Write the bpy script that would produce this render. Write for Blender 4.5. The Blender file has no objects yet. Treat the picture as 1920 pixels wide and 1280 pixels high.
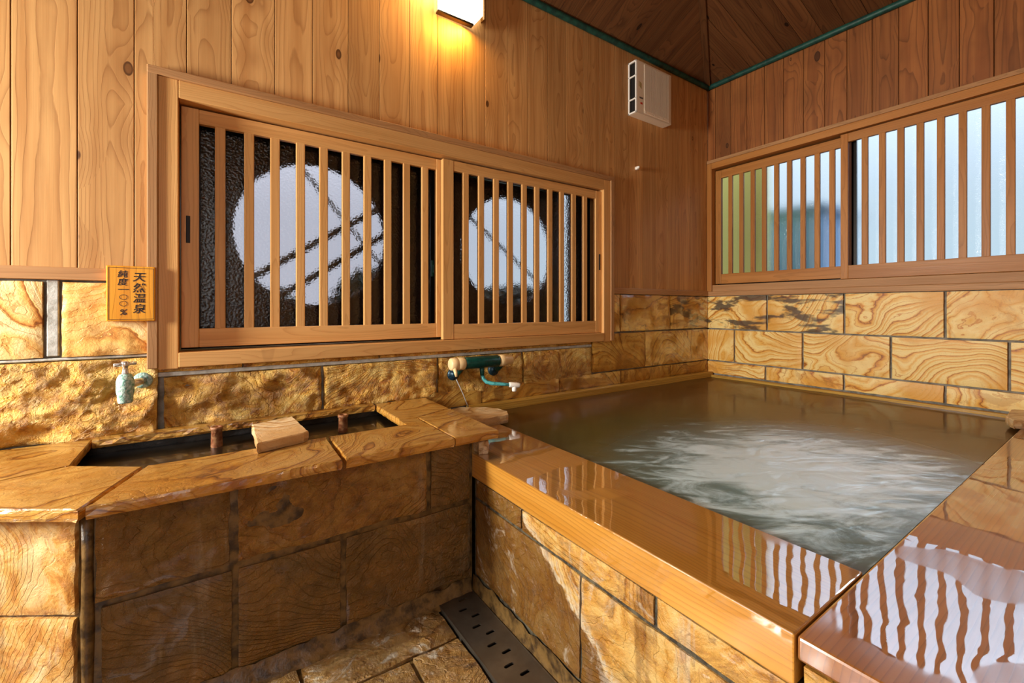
import bpy, bmesh, math, random
from mathutils import Vector, Matrix, noise
random.seed(7)
PI = math.pi
S = bpy.context.scene
COL = S.collection

# ------------------------------------------------------------------ camera
cam_d = bpy.data.cameras.new('camera')
cam = bpy.data.objects.new('camera', cam_d); COL.objects.link(cam)
cam_d.sensor_fit = 'HORIZONTAL'; cam_d.sensor_width = 36.0
cam_d.lens = 36.0 * 818.0 / 1920.0
cam_d.shift_y = -(640 - 576.3) / 1920.0
cam_d.clip_start = 0.02
cam.location = (-3.513, -2.154, 1.10)
cam.rotation_euler = (PI / 2, 0, -math.radians(34.32))
S.camera = cam

# ------------------------------------------------------------------ view
S.view_settings.view_transform = 'Standard'
S.view_settings.look = 'None'
S.view_settings.gamma = 1.0
S.view_settings.use_curve_mapping = False
S.view_settings.exposure = 0.0
S.cycles.use_denoising = True
S.cycles.max_bounces = 10
S.cycles.diffuse_bounces = 5
S.cycles.glossy_bounces = 4
S.cycles.transmission_bounces = 8
S.cycles.transparent_max_bounces = 12
S.cycles.sample_clamp_indirect = 6.0
S.cycles.caustics_reflective = False
S.cycles.caustics_refractive = False

def lin(r, g, b):
    f = lambda c: ((c / 255.0) / 12.92) if c <= 10.3 else (((c / 255.0) + 0.055) / 1.055) ** 2.4
    return (f(r), f(g), f(b), 1.0)

# ------------------------------------------------------------------ node helper
class NT:
    def __init__(s, tree):
        s.t = tree; s.n = tree.nodes; s.l = tree.links
    def put(s, inp, v):
        if v is None: return
        if isinstance(v, bpy.types.NodeSocket): s.l.new(v, inp)
        else: inp.default_value = v
    def math(s, op, a, b=None, c=None, clamp=False):
        n = s.n.new('ShaderNodeMath'); n.operation = op; n.use_clamp = clamp
        s.put(n.inputs[0], a); s.put(n.inputs[1], b); s.put(n.inputs[2], c)
        return n.outputs[0]
    def add(s, a, b): return s.math('ADD', a, b)
    def sub(s, a, b): return s.math('SUBTRACT', a, b)
    def mul(s, a, b): return s.math('MULTIPLY', a, b)
    def vm(s, op, a, b=None, scale=None):
        n = s.n.new('ShaderNodeVectorMath'); n.operation = op
        s.put(n.inputs[0], a)
        if b is not None: s.put(n.inputs[1], b)
        if scale is not None: s.put(n.inputs['Scale'], scale)
        return n.outputs['Value'] if op in ('LENGTH', 'DOT_PRODUCT', 'DISTANCE') else n.outputs['Vector']
    def xyz(s, v):
        n = s.n.new('ShaderNodeSeparateXYZ'); s.l.new(v, n.inputs[0]); return n.outputs[0], n.outputs[1], n.outputs[2]
    def vec(s, x, y, z):
        n = s.n.new('ShaderNodeCombineXYZ'); s.put(n.inputs[0], x); s.put(n.inputs[1], y); s.put(n.inputs[2], z); return n.outputs[0]
    def attr(s, name):
        n = s.n.new('ShaderNodeAttribute'); n.attribute_name = name; return n.outputs['Vector']
    def obj(s):
        n = s.n.new('ShaderNodeTexCoord'); return n.outputs['Object']
    def pos(s):
        n = s.n.new('ShaderNodeNewGeometry'); return n.outputs['Position']
    def noise(s, v, scale, detail=2.0, rough=0.5, dist=0.0, color=False):
        n = s.n.new('ShaderNodeTexNoise'); s.put(n.inputs['Vector'], v)
        s.put(n.inputs['Scale'], scale); s.put(n.inputs['Detail'], detail)
        s.put(n.inputs['Roughness'], rough); s.put(n.inputs['Distortion'], dist)
        return n.outputs['Color'] if color else n.outputs['Fac']
    def vor(s, v, scale, feature='F1', out='Distance', rnd=1.0):
        n = s.n.new('ShaderNodeTexVoronoi'); n.feature = feature
        s.put(n.inputs['Vector'], v); s.put(n.inputs['Scale'], scale); s.put(n.inputs['Randomness'], rnd)
        return n.outputs[out]
    def ss(s, v, a, b, lo=0.0, hi=1.0):
        n = s.n.new('ShaderNodeMapRange'); n.interpolation_type = 'SMOOTHSTEP'
        s.put(n.inputs['Value'], v); s.put(n.inputs['From Min'], a); s.put(n.inputs['From Max'], b)
        s.put(n.inputs['To Min'], lo); s.put(n.inputs['To Max'], hi)
        return n.outputs['Result']
    def mix(s, f, a, b, mode='MIX'):
        n = s.n.new('ShaderNodeMix'); n.data_type = 'RGBA'; n.blend_type = mode
        s.put(n.inputs[0], f); s.put(n.inputs[6], a); s.put(n.inputs[7], b)
        return n.outputs[2]
    def ramp(s, f, stops, interp='LINEAR'):
        n = s.n.new('ShaderNodeValToRGB'); s.put(n.inputs[0], f)
        e = n.color_ramp.elements; n.color_ramp.interpolation = interp
        while len(e) < len(stops): e.new(0.5)
        for i, (p, c) in enumerate(stops): e[i].position = p; e[i].color = c
        return n.outputs[0]
    def bump(s, h, strength=0.3, dist=0.01, normal=None):
        n = s.n.new('ShaderNodeBump'); s.put(n.inputs['Height'], h)
        s.put(n.inputs['Strength'], strength); s.put(n.inputs['Distance'], dist)
        if normal is not None: s.put(n.inputs['Normal'], normal)
        return n.outputs[0]
    def bsdf(s, color, rough=0.5, normal=None, metal=0.0, spec=0.5, ior=1.45, **kw):
        n = s.n.new('ShaderNodeBsdfPrincipled')
        s.put(n.inputs['Base Color'], color); s.put(n.inputs['Roughness'], rough)
        s.put(n.inputs['Metallic'], metal); s.put(n.inputs['IOR'], ior)
        s.put(n.inputs['Specular IOR Level'], spec)
        if normal is not None: s.put(n.inputs['Normal'], normal)
        for k, v in kw.items(): s.put(n.inputs[k.replace('_', ' ')], v)
        return n.outputs[0]
    def glossy(s, color, rough, normal=None):
        n = s.n.new('ShaderNodeBsdfAnisotropic'); s.put(n.inputs['Color'], color); s.put(n.inputs['Roughness'], rough)
        if normal is not None: s.put(n.inputs['Normal'], normal)
        return n.outputs[0]
    def smix(s, f, a, b):
        n = s.n.new('ShaderNodeMixShader'); s.put(n.inputs[0], f); s.l.new(a, n.inputs[1]); s.l.new(b, n.inputs[2]); return n.outputs[0]
    def fres(s, ior, normal=None):
        n = s.n.new('ShaderNodeFresnel'); s.put(n.inputs['IOR'], ior)
        if normal is not None: s.put(n.inputs['Normal'], normal)
        return n.outputs[0]
    def out(s, sh):
        o = s.n.new('ShaderNodeOutputMaterial'); s.l.new(sh, o.inputs['Surface'])

def newmat(name):
    m = bpy.data.materials.new(name); m.use_nodes = True; m.node_tree.nodes.clear()
    return m, NT(m.node_tree)

# ------------------------------------------------------------------ world + big lights
W = bpy.data.worlds.new('sky'); S.world = W; W.use_nodes = True; W.node_tree.nodes.clear()
w = NT(W.node_tree)
tc = W.node_tree.nodes.new('ShaderNodeTexCoord').outputs['Generated']
dx, dy, dz = w.xyz(tc)
cA = w.mix(w.ss(dz, 0.0, 0.5), lin(196, 224, 240), lin(214, 232, 255))
cB = w.mix(w.ss(dx, 0.2, 0.95), lin(196, 200, 216), cA)
st = w.add(w.ss(dx, 0.3, 0.95, 0.85, 1.0), w.ss(dz, 0.16, 0.80, 0.0, 2.6))
bg = W.node_tree.nodes.new('ShaderNodeBackground'); w.put(bg.inputs[0], cB); w.put(bg.inputs[1], st)
wo = W.node_tree.nodes.new('ShaderNodeOutputWorld'); W.node_tree.links.new(bg.outputs[0], wo.inputs[0])

def area(name, loc, target, sx, sy, power, color, portal=False, spread=PI):
    d = bpy.data.lights.new(name, 'AREA'); d.shape = 'RECTANGLE'; d.size = sx; d.size_y = sy
    d.energy = power; d.color = color; d.spread = spread
    o = bpy.data.objects.new(name, d); COL.objects.link(o)
    o.location = loc
    o.rotation_euler = (Vector(target) - Vector(loc)).to_track_quat('-Z', 'Y').to_euler()
    if portal: d.cycles.is_portal = True
    return o
# daylight through the side windows, plus an added fill light behind the camera
area('daylight_left_window', (-5.74, -0.45, 1.50), (-2.5, -0.55, 1.05), 0.36, 0.70, 185, (1.0, 0.96, 0.88))
area('fill_behind_camera', (-4.3, -3.22, 1.7), (-3.0, 0, 1.2), 1.6, 1.5, 13, (1.0, 0.92, 0.80))  # added fill, no doorway known here
area('sky_portal_right', (0.14, -1.47, 1.78), (-1, -1.47, 1.78), 2.85, 0.98, 1, (1, 1, 1), portal=True)

sun_d = bpy.data.lights.new('added_sky_light', 'SUN'); sun_d.energy = 3.6; sun_d.angle = math.radians(30); sun_d.color = (0.70, 0.87, 1.0)  # added bluish directional light, brightens the bath water through the right window
sun = bpy.data.objects.new('added_sky_light', sun_d); COL.objects.link(sun); sun.location = (6, 0, 5)
sun.rotation_euler = Vector((-1.0, 0.25, -0.80)).to_track_quat('-Z', 'Y').to_euler()

# ------------------------------------------------------------------ mesh builder
class MB:
    def __init__(s):
        s.v = []; s.f = []; s.gc = []; s.rn = []; s.smooth = []
    def push(s, verts, faces, gc, rn, smooth=False):
        b = len(s.v)
        s.v += [tuple(p) for p in verts]; s.f += [tuple(i + b for i in f) for f in faces]
        s.gc += [tuple(g) for g in gc]; s.rn += [tuple(rn)] * len(verts) if not isinstance(rn, list) else rn
        s.smooth += [smooth] * len(faces)
        return s
    def box(s, x0, x1, y0, y1, z0, z1, rn=None, axis=None, M=None):
        x0, x1 = min(x0, x1), max(x0, x1); y0, y1 = min(y0, y1), max(y0, y1); z0, z1 = min(z0, z1), max(z0, z1)
        V = [Vector((x, y, z)) for x in (x0, x1) for y in (y0, y1) for z in (z0, z1)]
        F = [(0, 1, 3, 2), (4, 6, 7, 5), (0, 4, 5, 1), (2, 3, 7, 6), (0, 2, 6, 4), (1, 5, 7, 3)]
        d = (x1 - x0, y1 - y0, z1 - z0); c = Vector(((x0 + x1) / 2, (y0 + y1) / 2, (z0 + z1) / 2))
        if axis is None: axis = d.index(max(d))
        oth = [i for i in (0, 1, 2) if i != axis]
        if d[oth[0]] < d[oth[1]]: oth.reverse()
        r = rn or (random.random(), random.random(), random.random())
        off = r[0] * 37.0
        gc = [((p - c)[oth[0]], (p - c)[oth[1]], (p - c)[axis] + off) for p in V]
        if M is not None: V = [M @ p for p in V]
        return s.push(V, F, gc, r)
    def lathe(s, prof, axis='z', seg=24, origin=(0, 0, 0), rn=None, M=None, smooth=True, cap=True):
        V = []; F = []
        for (r, h) in prof:
            for k in range(seg):
                a = 2 * PI * k / seg; c_, s_ = r * math.cos(a), r * math.sin(a)
                V.append(Vector((c_, s_, h)) if axis == 'z' else Vector((h, c_, s_)) if axis == 'x' else Vector((s_, h, c_)))
        n = len(prof)
        for i in range(n - 1):
            for k in range(seg):
                a, b = i * seg + k, i * seg + (k + 1) % seg
                F.append((a, b, b + seg, a + seg))
        if cap:
            F.append(tuple(reversed(range(seg)))); F.append(tuple((n - 1) * seg + k for k in range(seg)))
        O = Vector(origin)
        V = [((M @ p) if M is not None else p) + O for p in V]
        r = rn or (random.random(), random.random(), random.random())
        return s.push(V, F, [tuple(p) for p in V], r, smooth)
    def tube(s, pts, r, seg=14, smooth=True, rn=None):
        P = [Vector(p) for p in pts]; V = []; F = []
        t0 = (P[1] - P[0]).normalized(); up = Vector((0, 0, 1)) if abs(t0.z) < .9 else Vector((1, 0, 0))
        nrm = t0.cross(up).normalized()
        for i, p in enumerate(P):
            t = (P[min(i + 1, len(P) - 1)] - P[max(i - 1, 0)]).normalized()
            nrm = (nrm - t * nrm.dot(t)).normalized(); bn = t.cross(nrm)
            rr = r[i] if isinstance(r, (list, tuple)) else r
            for k in range(seg):
                a = 2 * PI * k / seg; V.append(p + nrm * (rr * math.cos(a)) + bn * (rr * math.sin(a)))
        for i in range(len(P) - 1):
            for k in range(seg):
                a, b = i * seg + k, i * seg + (k + 1) % seg
                F.append((a, a + seg, b + seg, b))
        F.append(tuple(range(seg))); F.append(tuple(reversed([(len(P) - 1) * seg + k for k in range(seg)])))
        r_ = rn or (random.random(), random.random(), random.random())
        return s.push(V, F, [tuple(p) for p in V], r_, smooth)
    def prism(s, poly, z0, z1, M=None, rn=None, off=None):
        n = len(poly)
        V = [Vector((p[0], p[1], z)) for z in (z0, z1) for p in poly]
        F = [tuple(reversed(range(n))), tuple(n + i for i in range(n))]
        F += [(i, (i + 1) % n, n + (i + 1) % n, n + i) for i in range(n)]
        r = rn or (random.random(), random.random(), random.random())
        gc = [tuple(p) for p in V] if off is None else [off(p, r) for p in V]
        if M is not None: V = [M @ p for p in V]
        return s.push(V, F, gc, r)
    def build(s, name, mat, parent=None, bevel=0.0, seg=2, smooth=False, origin=None):
        me = bpy.data.meshes.new(name)
        o0 = Vector(origin) if origin is not None else Vector((0, 0, 0))
        me.from_pydata([tuple(Vector(p) - o0) for p in s.v], [], s.f)
        a = me.attributes.new('gc', 'FLOAT_VECTOR', 'POINT'); a.data.foreach_set('vector', [c for g in s.gc for c in g])
        a = me.attributes.new('rn', 'FLOAT_VECTOR', 'POINT'); a.data.foreach_set('vector', [c for g in s.rn for c in g])
        me.polygons.foreach_set('use_smooth', [bool(x or smooth) for x in s.smooth])
        me.update()
        bm = bmesh.new(); bm.from_mesh(me); bmesh.ops.recalc_face_normals(bm, faces=bm.faces); bm.to_mesh(me); bm.free()
        if mat: me.materials.append(mat)
        o = bpy.data.objects.new(name, me); COL.objects.link(o)
        o.location = o0
        if parent is not None:
            o.parent = parent
            o.location = o0 - PW(parent)
        if bevel:
            md = o.modifiers.new('bevel', 'BEVEL'); md.width = bevel; md.segments = seg; md.limit_method = 'ANGLE'; md.angle_limit = 0.6
        return o

def PW(o):
    v = Vector(o.location)
    while o.parent is not None:
        o = o.parent; v = v + Vector(o.location)
    return v

def thing(name, loc, label, cat, group=None):
    o = bpy.data.objects.new(name, None); COL.objects.link(o); o.location = loc
    o.empty_display_size = 0.05
    o['label'] = label; o['category'] = cat
    if group: o['group'] = group
    return o
def tag(o, label, cat, group=None, kind=None):
    o['label'] = label; o['category'] = cat
    if group: o['group'] = group
    if kind: o['kind'] = kind
    return o
def struct(o, label=None):
    o['kind'] = 'structure'
    if label: o['label'] = label
    return o
def root(name, loc=(0, 0, 0), label=None):
    o = bpy.data.objects.new(name, None); COL.objects.link(o); o.location = loc
    return struct(o, label)

# ------------------------------------------------------------------ materials
def wood(name, light, mid, dark, ring=0.008, knots=1.0, rough=0.5, bump=0.25, film=None, tint=0.25, contrast=0.7, weather=0.0, wav=0.055):
    m, n = newmat(name)
    g = n.attr('gc'); r = n.attr('rn')
    u, v, wl = n.xyz(g); r0, r1, r2 = n.xyz(r)
    P = n.vec(u, v, n.mul(wl, 0.13))
    big = n.noise(n.vm('ADD', P, n.vec(n.mul(r1, 9.0), n.mul(r2, 11.0), 0.0)), 9.0, 2.0, 0.5)
    # knots: cells stretched along the grain
    K = n.vec(n.add(n.mul(u, 6.5), n.mul(r1, 23.0)), n.add(n.mul(v, 0.6), r2), n.mul(wl, 3.4))
    kd = n.vor(K, 1.0)
    kc = n.xyz(n.vor(K, 1.0, out='Color'))[0]
    kon = n.math('GREATER_THAN', kc, 0.38)
    krad = n.ss(kc, 0.38, 1.0, 0.05, 0.13)
    kmask = n.mul(n.mul(n.ss(n.sub(kd, krad), 0.0, -0.015), kon), knots)
    kring = n.mul(n.mul(kmask, n.ss(n.sub(kd, krad), -0.045, -0.02)), 1.0)
    kinf = n.mul(n.mul(n.ss(kd, 0.62, 0.0), kon), knots)
    uu = n.add(u, n.mul(n.sub(r1, 0.5), 0.07))
    vv = n.add(v, n.add(0.035, n.mul(r2, 0.06)))
    rr = n.math('SQRT', n.add(n.mul(uu, uu), n.mul(vv, vv)))
    t = n.add(n.add(rr, n.mul(big, wav)), n.mul(kinf, 0.030))
    t = n.add(t, n.mul(n.noise(n.vec(u, v, n.mul(wl, 0.5)), 30.0, 2.0), 0.0022))
    ph = n.math('FRACT', n.math('DIVIDE', t, ring))
    line = n.math('POWER', ph, 4.5)
    line = n.mul(line, n.ss(ph, 1.0, 0.93))
    streak = n.noise(n.vec(n.mul(u, 260.0), n.mul(v, 260.0), n.mul(wl, 3.5)), 1.0, 3.0, 0.65)
    broad = n.noise(n.vec(n.mul(u, 22.0), n.mul(v, 22.0), n.mul(wl, 1.1)), 1.0, 3.0, 0.55)
    col = n.mix(n.ss(broad, 0.28, 0.75), light, mid)
    col = n.mix(n.mul(line, contrast), col, dark)
    col = n.mix(n.mul(n.ss(streak, 0.5, 0.8), 0.35 * contrast), col, dark)
    darkk = tuple(c * 0.28 for c in dark[:3]) + (1.0,)
    col = n.mix(n.mul(kinf, 0.25), col, dark)
    col = n.mix(n.mul(kmask, n.ss(kc, 0.55, 0.8, 0.25, 0.9)), col, n.mix(0.5, dark, darkk))
    col = n.mix(n.mul(kring, 0.75), col, darkk)
    bri = n.add(1.0 - tint * 0.5, n.mul(r2, tint))
    col = n.vm('SCALE', col, scale=bri)
    if weather:
        wn = n.noise(n.pos(), 2.3, 4.0, 0.6)
        col = n.mix(n.mul(n.ss(wn, 0.45, 0.7), weather), col, tuple(c * 0.45 for c in mid[:3]) + (1,))
    h = n.add(n.mul(line, -0.6), n.add(n.mul(streak, 0.5), n.mul(kmask, -0.8)))
    nb = n.bump(h, bump, 0.0015)
    ro = n.add(rough - 0.08, n.mul(streak, 0.16))
    sh = n.bsdf(col, ro, nb, spec=0.35)
    if film and film.get('wet'):
        # upper face darkened: soaked wood, with the rim top's shade painted in too
        pz_ = n.xyz(n.pos())[2]
        col = n.vm('SCALE', col, scale=n.ss(pz_, 0.5265, 0.5285, 1.0, film['wet']))
        sh = n.bsdf(col, ro, nb, spec=0.35)
    if film:
        # thin standing water: smooth film inside noisy puddles, damp grain elsewhere
        p = n.pos()
        edge = n.noise(p, film.get('scale', 2.6), 3.0, 0.45, 0.6)
        th = film.get('th', 0.5)
        pud = n.ss(edge, th - 0.012, th + 0.012)
        rip = n.noise(p, 8.0, 2.0, 0.35)
        rim = n.ss(edge, th - 0.03, th + 0.05)
        nf = n.bump(n.add(n.mul(rip, 0.8), n.mul(rim, 0.22)), film.get('ripple', 0.35), 0.01)
        fr = n.fres(1.6)
        gl = n.glossy((1, 1, 1, 1), n.ss(pud, 0.0, 1.0, film.get('damp', 0.24), 0.012), nf)
        amt = n.add(n.mul(n.ss(pud, 0.0, 1.0, film.get('k0', 0.10), film.get('k', 0.30)), 1.0), n.mul(fr, film.get('fk', 0.9)))
        sh = n.smix(n.math('MINIMUM', amt, 0.85), sh, gl)
    n.out(sh)
    return m

WOOD_WALL = wood('wall_cedar', lin(212, 164, 104), lin(186, 134, 78), lin(138, 86, 42), ring=0.012, rough=0.55, tint=0.24, contrast=0.6)
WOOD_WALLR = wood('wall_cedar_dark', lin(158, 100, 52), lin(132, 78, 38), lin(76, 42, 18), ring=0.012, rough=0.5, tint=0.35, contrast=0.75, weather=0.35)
WOOD_CEIL = wood('ceiling_boards', lin(112, 74, 42), lin(94, 58, 32), lin(52, 30, 14), ring=0.010, rough=0.6, tint=0.3, contrast=0.7)
WOOD_FRAME = wood('window_frame_wood', lin(222, 172, 108), lin(206, 152, 88), lin(166, 110, 54), ring=0.006, knots=0.12, rough=0.42, tint=0.14, contrast=0.45)
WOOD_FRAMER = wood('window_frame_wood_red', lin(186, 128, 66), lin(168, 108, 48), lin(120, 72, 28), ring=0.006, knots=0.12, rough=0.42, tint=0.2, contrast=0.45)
WOOD_TRIM = wood('trim_wood', lin(186, 142, 96), lin(166, 120, 76), lin(120, 80, 44), ring=0.006, knots=0.4, rough=0.5, tint=0.2, contrast=0.5)
WOOD_RAIL = wood('rail_wood_wet', lin(220, 158, 66), lin(206, 140, 48), lin(126, 72, 20), ring=0.006, knots=0.0, rough=0.35, bump=0.12, tint=0.05, contrast=0.55, wav=0.03,
                 film=dict(scale=1.9, th=0.44, ripple=0.12, k=0.20, k0=0.05, damp=0.2, wet=0.62))  # wet darkens the rim top: soaking plus painted shade
WOOD_DECK = wood('deck_wood_wet', lin(170, 110, 54), lin(150, 92, 42), lin(96, 54, 20), ring=0.012, knots=0.0, rough=0.35, bump=0.15, tint=0.05, contrast=0.6, wav=0.02,
                 film=dict(scale=2.0, th=0.455, ripple=0.12, k=0.26, k0=0.16, damp=0.13, fk=0.6))
WOOD_LEDGE = wood('ledge_wood_wet', lin(200, 160, 76), lin(170, 126, 50), lin(100, 66, 24), ring=0.01, knots=0.0, rough=0.25, tint=0.1, contrast=0.7)
WOOD_SIGN = wood('sign_wood', lin(236, 168, 44), lin(218, 142, 28), lin(160, 92, 14), ring=0.009, knots=0.0, rough=0.3, tint=0.05, contrast=0.5)

def sandstone(name, cream, ochre, orange, line, wet=0.0, freq=1.0, rough=0.55, bump=0.5, gloss=0.0, streaks=0.0, wetstain=False, dirt=0.0, lines=1.0, bdist=0.004, topwet=0.0):
    """rn = (random, darkness, black patch)"""
    m, n = newmat(name)
    g = n.attr('gc'); r = n.attr('rn'); r0, r1, r2 = n.xyz(r)
    warp = n.vm('SCALE', n.vm('SUBTRACT', n.noise(g, 1.7, 1.0, 0.4, color=True), (0.5, 0.5, 0.5)), scale=0.9)
    q = n.vm('ADD', g, warp)
    base = n.noise(n.vm('MULTIPLY', q, (1.0, 2.0, 1.3)), 1.25 * freq, 1.0, 0.35)
    x, y, z = n.xyz(q)
    fine = n.noise(n.vm('MULTIPLY', g, (1.0, 1.8, 1.0)), 11.0, 3.0, 0.55)
    t = n.add(n.add(n.mul(base, 10.0 * freq), n.mul(y, 7.0 * freq)), n.mul(fine, 0.55))
    f1 = n.math('FRACT', t)
    c = n.ramp(f1, [(0.0, ochre), (0.10, cream), (0.34, cream), (0.5, ochre), (0.66, cream), (0.88, ochre), (0.955, orange), (0.985, line), (1.0, orange)])
    f2 = n.math('FRACT', n.mul(t, 4.0))
    ln2 = n.mul(n.ss(f2, 0.20, 0.04), n.ss(f2, 0.0, 0.03))
    c = n.mix(n.mul(ln2, n.mul(lines, n.ss(n.noise(g, 2.0, 1.0), 0.35, 0.6, 0.15, 0.9))), c, orange)
    c = n.mix(n.ss(n.noise(g, 2.6, 3.0, 0.6), 0.46, 0.66, 0.0, 0.85), c, n.mix(0.35, ochre, orange))
    if lines < 0.5:
        # weathered surface: mottled patches instead of clean bands
        mot = n.noise(g, 8.0, 7.0, 0.72, 1.2)
        c = n.mix(0.62, c, n.ramp(mot, [(0.34, line), (0.43, orange), (0.50, ochre), (0.60, cream)]))
    grain = n.noise(g, 160.0, 2.0, 0.7)
    c = n.mix(n.ss(grain, 0.55, 0.8, 0.0, 0.35), c, line)
    pn = n.noise(n.vm('MULTIPLY', n.pos(), (1.0, 1.0, 3.2)), 3.4, 4.0, 0.55, 0.3)
    blk = n.ss(n.add(pn, n.mul(r2, 0.10)), 0.575, 0.66)
    c = n.mix(n.mul(blk, n.mul(n.math('GREATER_THAN', r2, 0.05), 0.9)), c, lin(66, 50, 40))
    cr = n.noise(g, 5.0, 5.0, 0.65, 1.2)
    c = n.mix(n.mul(n.ss(cr, 0.54, 0.60), n.mul(r1, 0.8)), c, n.mix(0.5, orange, line))
    # darkness = brown mineral coat of the stones that always stay wet
    coat = n.mix(n.ss(n.noise(g, 6.0, 4.0, 0.6), 0.3, 0.7), lin(96, 72, 30), lin(132, 94, 38))
    c = n.mix(n.mul(r1, wet), c, coat)
    h = n.add(n.mul(n.noise(g, 28.0, 6.0, 0.70, 0.6), 1.3), n.mul(ln2, -0.25))
    h = n.add(h, n.mul(n.noise(g, 140.0, 2.0, 0.6), 0.25))
    ro = rough
    if streaks:
        px, py, pz = n.xyz(n.pos())
        sn = n.noise(n.vec(n.mul(px, 14.0), n.mul(py, 14.0), n.mul(pz, 1.6)), 1.0, 4.0, 0.65, 0.5)
        c = n.mix(n.mul(n.ss(sn, 0.56, 0.72), streaks), c, lin(196, 184, 158))
        c = n.mix(n.mul(n.ss(sn, 0.44, 0.30), streaks * 0.8), c, lin(92, 54, 20))
    if wetstain:
        # overflow stain next to the trough corner with its pale mineral edge
        px, py, pz = n.xyz(n.pos())
        wob = n.mul(n.sub(n.noise(n.pos(), 9.0, 4.0, 0.6), 0.5), 0.16)
        e = n.add(n.add(n.mul(n.add(py, 0.98), 1.0), n.mul(n.sub(0.42, pz), 1.45)), wob)
        inside = n.ss(e, -0.01, 0.012)
        crust = n.mul(n.ss(e, -0.075, -0.012), n.ss(e, 0.012, -0.004))
        crust = n.mul(crust, n.ss(n.noise(n.pos(), 60.0, 3.0), 0.35, 0.55))
        c = n.mix(n.mul(inside, 0.82), c, lin(96, 60, 20))
        c = n.mix(n.mul(crust, 0.7), c, lin(206, 196, 170))
        ro = n.ss(inside, 0.0, 1.0, rough, 0.22)
    if dirt:
        lm = n.noise(n.pos(), 7.0, 6.0, 0.7, 1.5)
        c = n.mix(n.mul(n.ss(lm, 0.56, 0.66), dirt), c, lin(200, 190, 170))
        c = n.mix(n.mul(n.ss(lm, 0.42, 0.34), dirt), c, lin(84, 56, 28))
    if topwet:   # the soaked upper face is darker than the hewn edge
        c = n.vm('SCALE', c, scale=n.ss(n.xyz(n.pos())[2], 0.6235, 0.6265, 1.0, topwet))
    nb = n.bump(h, bump, bdist)
    sh = n.bsdf(c, ro, nb, spec=0.5)
    if gloss:
        wn = n.noise(n.pos(), 5.0, 3.0, 0.5)
        nf = n.bump(n.noise(n.pos(), 22.0, 2.0, 0.5), 0.25, 0.004)
        gl = n.glossy((1, 1, 1, 1), 0.08, nf)
        k = n.mul(n.add(n.mul(n.fres(1.5), 1.0), 0.06), n.mul(n.ss(wn, 0.4, 0.55), gloss))
        sh = n.smix(k, sh, gl)
    n.out(sh)
    return m

CRE, OCH, ORA, LIN_ = lin(250, 222, 146), lin(238, 182, 78), lin(204, 128, 36), lin(136, 76, 22)
ST_B = sandstone('sandstone_banded', CRE, OCH, ORA, LIN_, rough=0.45, bump=0.15)
ST_A = sandstone('sandstone_hewn', lin(250, 212, 120), lin(232, 170, 58), lin(184, 108, 22), lin(88, 46, 14), wet=0.3, rough=0.5, bump=1.0, gloss=0.12, lines=.3, bdist=.018)
ST_A2 = sandstone('sandstone_dressed', lin(222, 176, 84), lin(200, 140, 48), lin(150, 90, 22), lin(84, 46, 14), wet=0.35, rough=0.4, bump=0.5, gloss=0.25)
ST_T = sandstone('sandstone_trough_face', lin(176, 130, 54), lin(158, 104, 28), lin(124, 70, 14), lin(62, 36, 12), wet=0.95, rough=0.4, bump=1.0, gloss=0.18, streaks=0.18, lines=.2, bdist=.012)
ST_C = sandstone('sandstone_coping', lin(216, 164, 80), lin(196, 134, 46), lin(150, 86, 20), lin(80, 42, 12), wet=0.4, topwet=0.66, rough=0.35, bump=0.7, gloss=0.5, lines=.8)
ST_F = sandstone('sandstone_tub_face', lin(226, 190, 116), lin(208, 154, 66), lin(166, 106, 34), lin(96, 58, 22), wet=0.5, rough=0.4, bump=0.9, gloss=0.2, streaks=0.6, wetstain=True, lines=.45, bdist=.006, dirt=0.45)
ST_L = sandstone('sandstone_corner_face', lin(222, 192, 138), lin(208, 158, 82), lin(176, 112, 40), lin(136, 78, 28), rough=0.45, bump=0.8, gloss=0.2, streaks=0.5, lines=.4)
ST_L2 = sandstone('sandstone_pale_swirl', lin(250, 224, 164), lin(240, 190, 104), lin(206, 130, 48), lin(136, 76, 26), rough=0.45, bump=0.6, lines=.6)
ST_FL = sandstone('sandstone_floor', lin(176, 142, 88), lin(140, 100, 46), lin(104, 66, 24), lin(54, 34, 14), wet=0.5, rough=0.3, bump=1.0, gloss=0.5, dirt=0.85, lines=.3, bdist=.012)
ST_ROCK = sandstone('sandstone_loose_rock', lin(220, 196, 156), lin(204, 164, 108), lin(164, 114, 62), lin(110, 72, 40), rough=0.4, bump=0.5, gloss=0.3)

def plain(name, col, rough=0.5, metal=0.0, nscale=0.0, namt=0.0, col2=None, bump=0.0, spec=0.5, **kw):
    m, n = newmat(name)
    c = col; nb = None
    if nscale:
        f = n.noise(n.pos(), nscale, 4.0, 0.6)
        c = n.mix(n.mul(n.ss(f, 0.35, 0.68), namt), col, col2 or tuple(x * 0.5 for x in col[:3]) + (1,))
        if bump: nb = n.bump(f, bump, 0.004)
    n.out(n.bsdf(c, rough, nb, metal, spec, **kw))
    return m
MORTAR = plain('mortar_grey', lin(150, 146, 134), 0.85, nscale=22, namt=0.8, col2=lin(96, 90, 78), bump=0.5)
MORTAR_WET = plain('mortar_wet', lin(116, 88, 46), 0.4, nscale=26, namt=1.0, col2=lin(52, 36, 16), bump=1.0)
MORTAR_PALE = plain('mortar_pale', lin(196, 198, 192), 0.8, nscale=30, namt=0.6, col2=lin(140, 138, 128), bump=0.6)
MORTAR_DK = plain('mortar_dark', lin(92, 86, 68), 0.6, nscale=40, namt=1.0, col2=lin(40, 34, 24), bump=0.8)
BACKING = plain('wall_backing_dark', lin(46, 28, 16), 0.8)
ALU = plain('aluminium_dark', lin(34, 30, 26), 0.35, 0.6)
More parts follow.
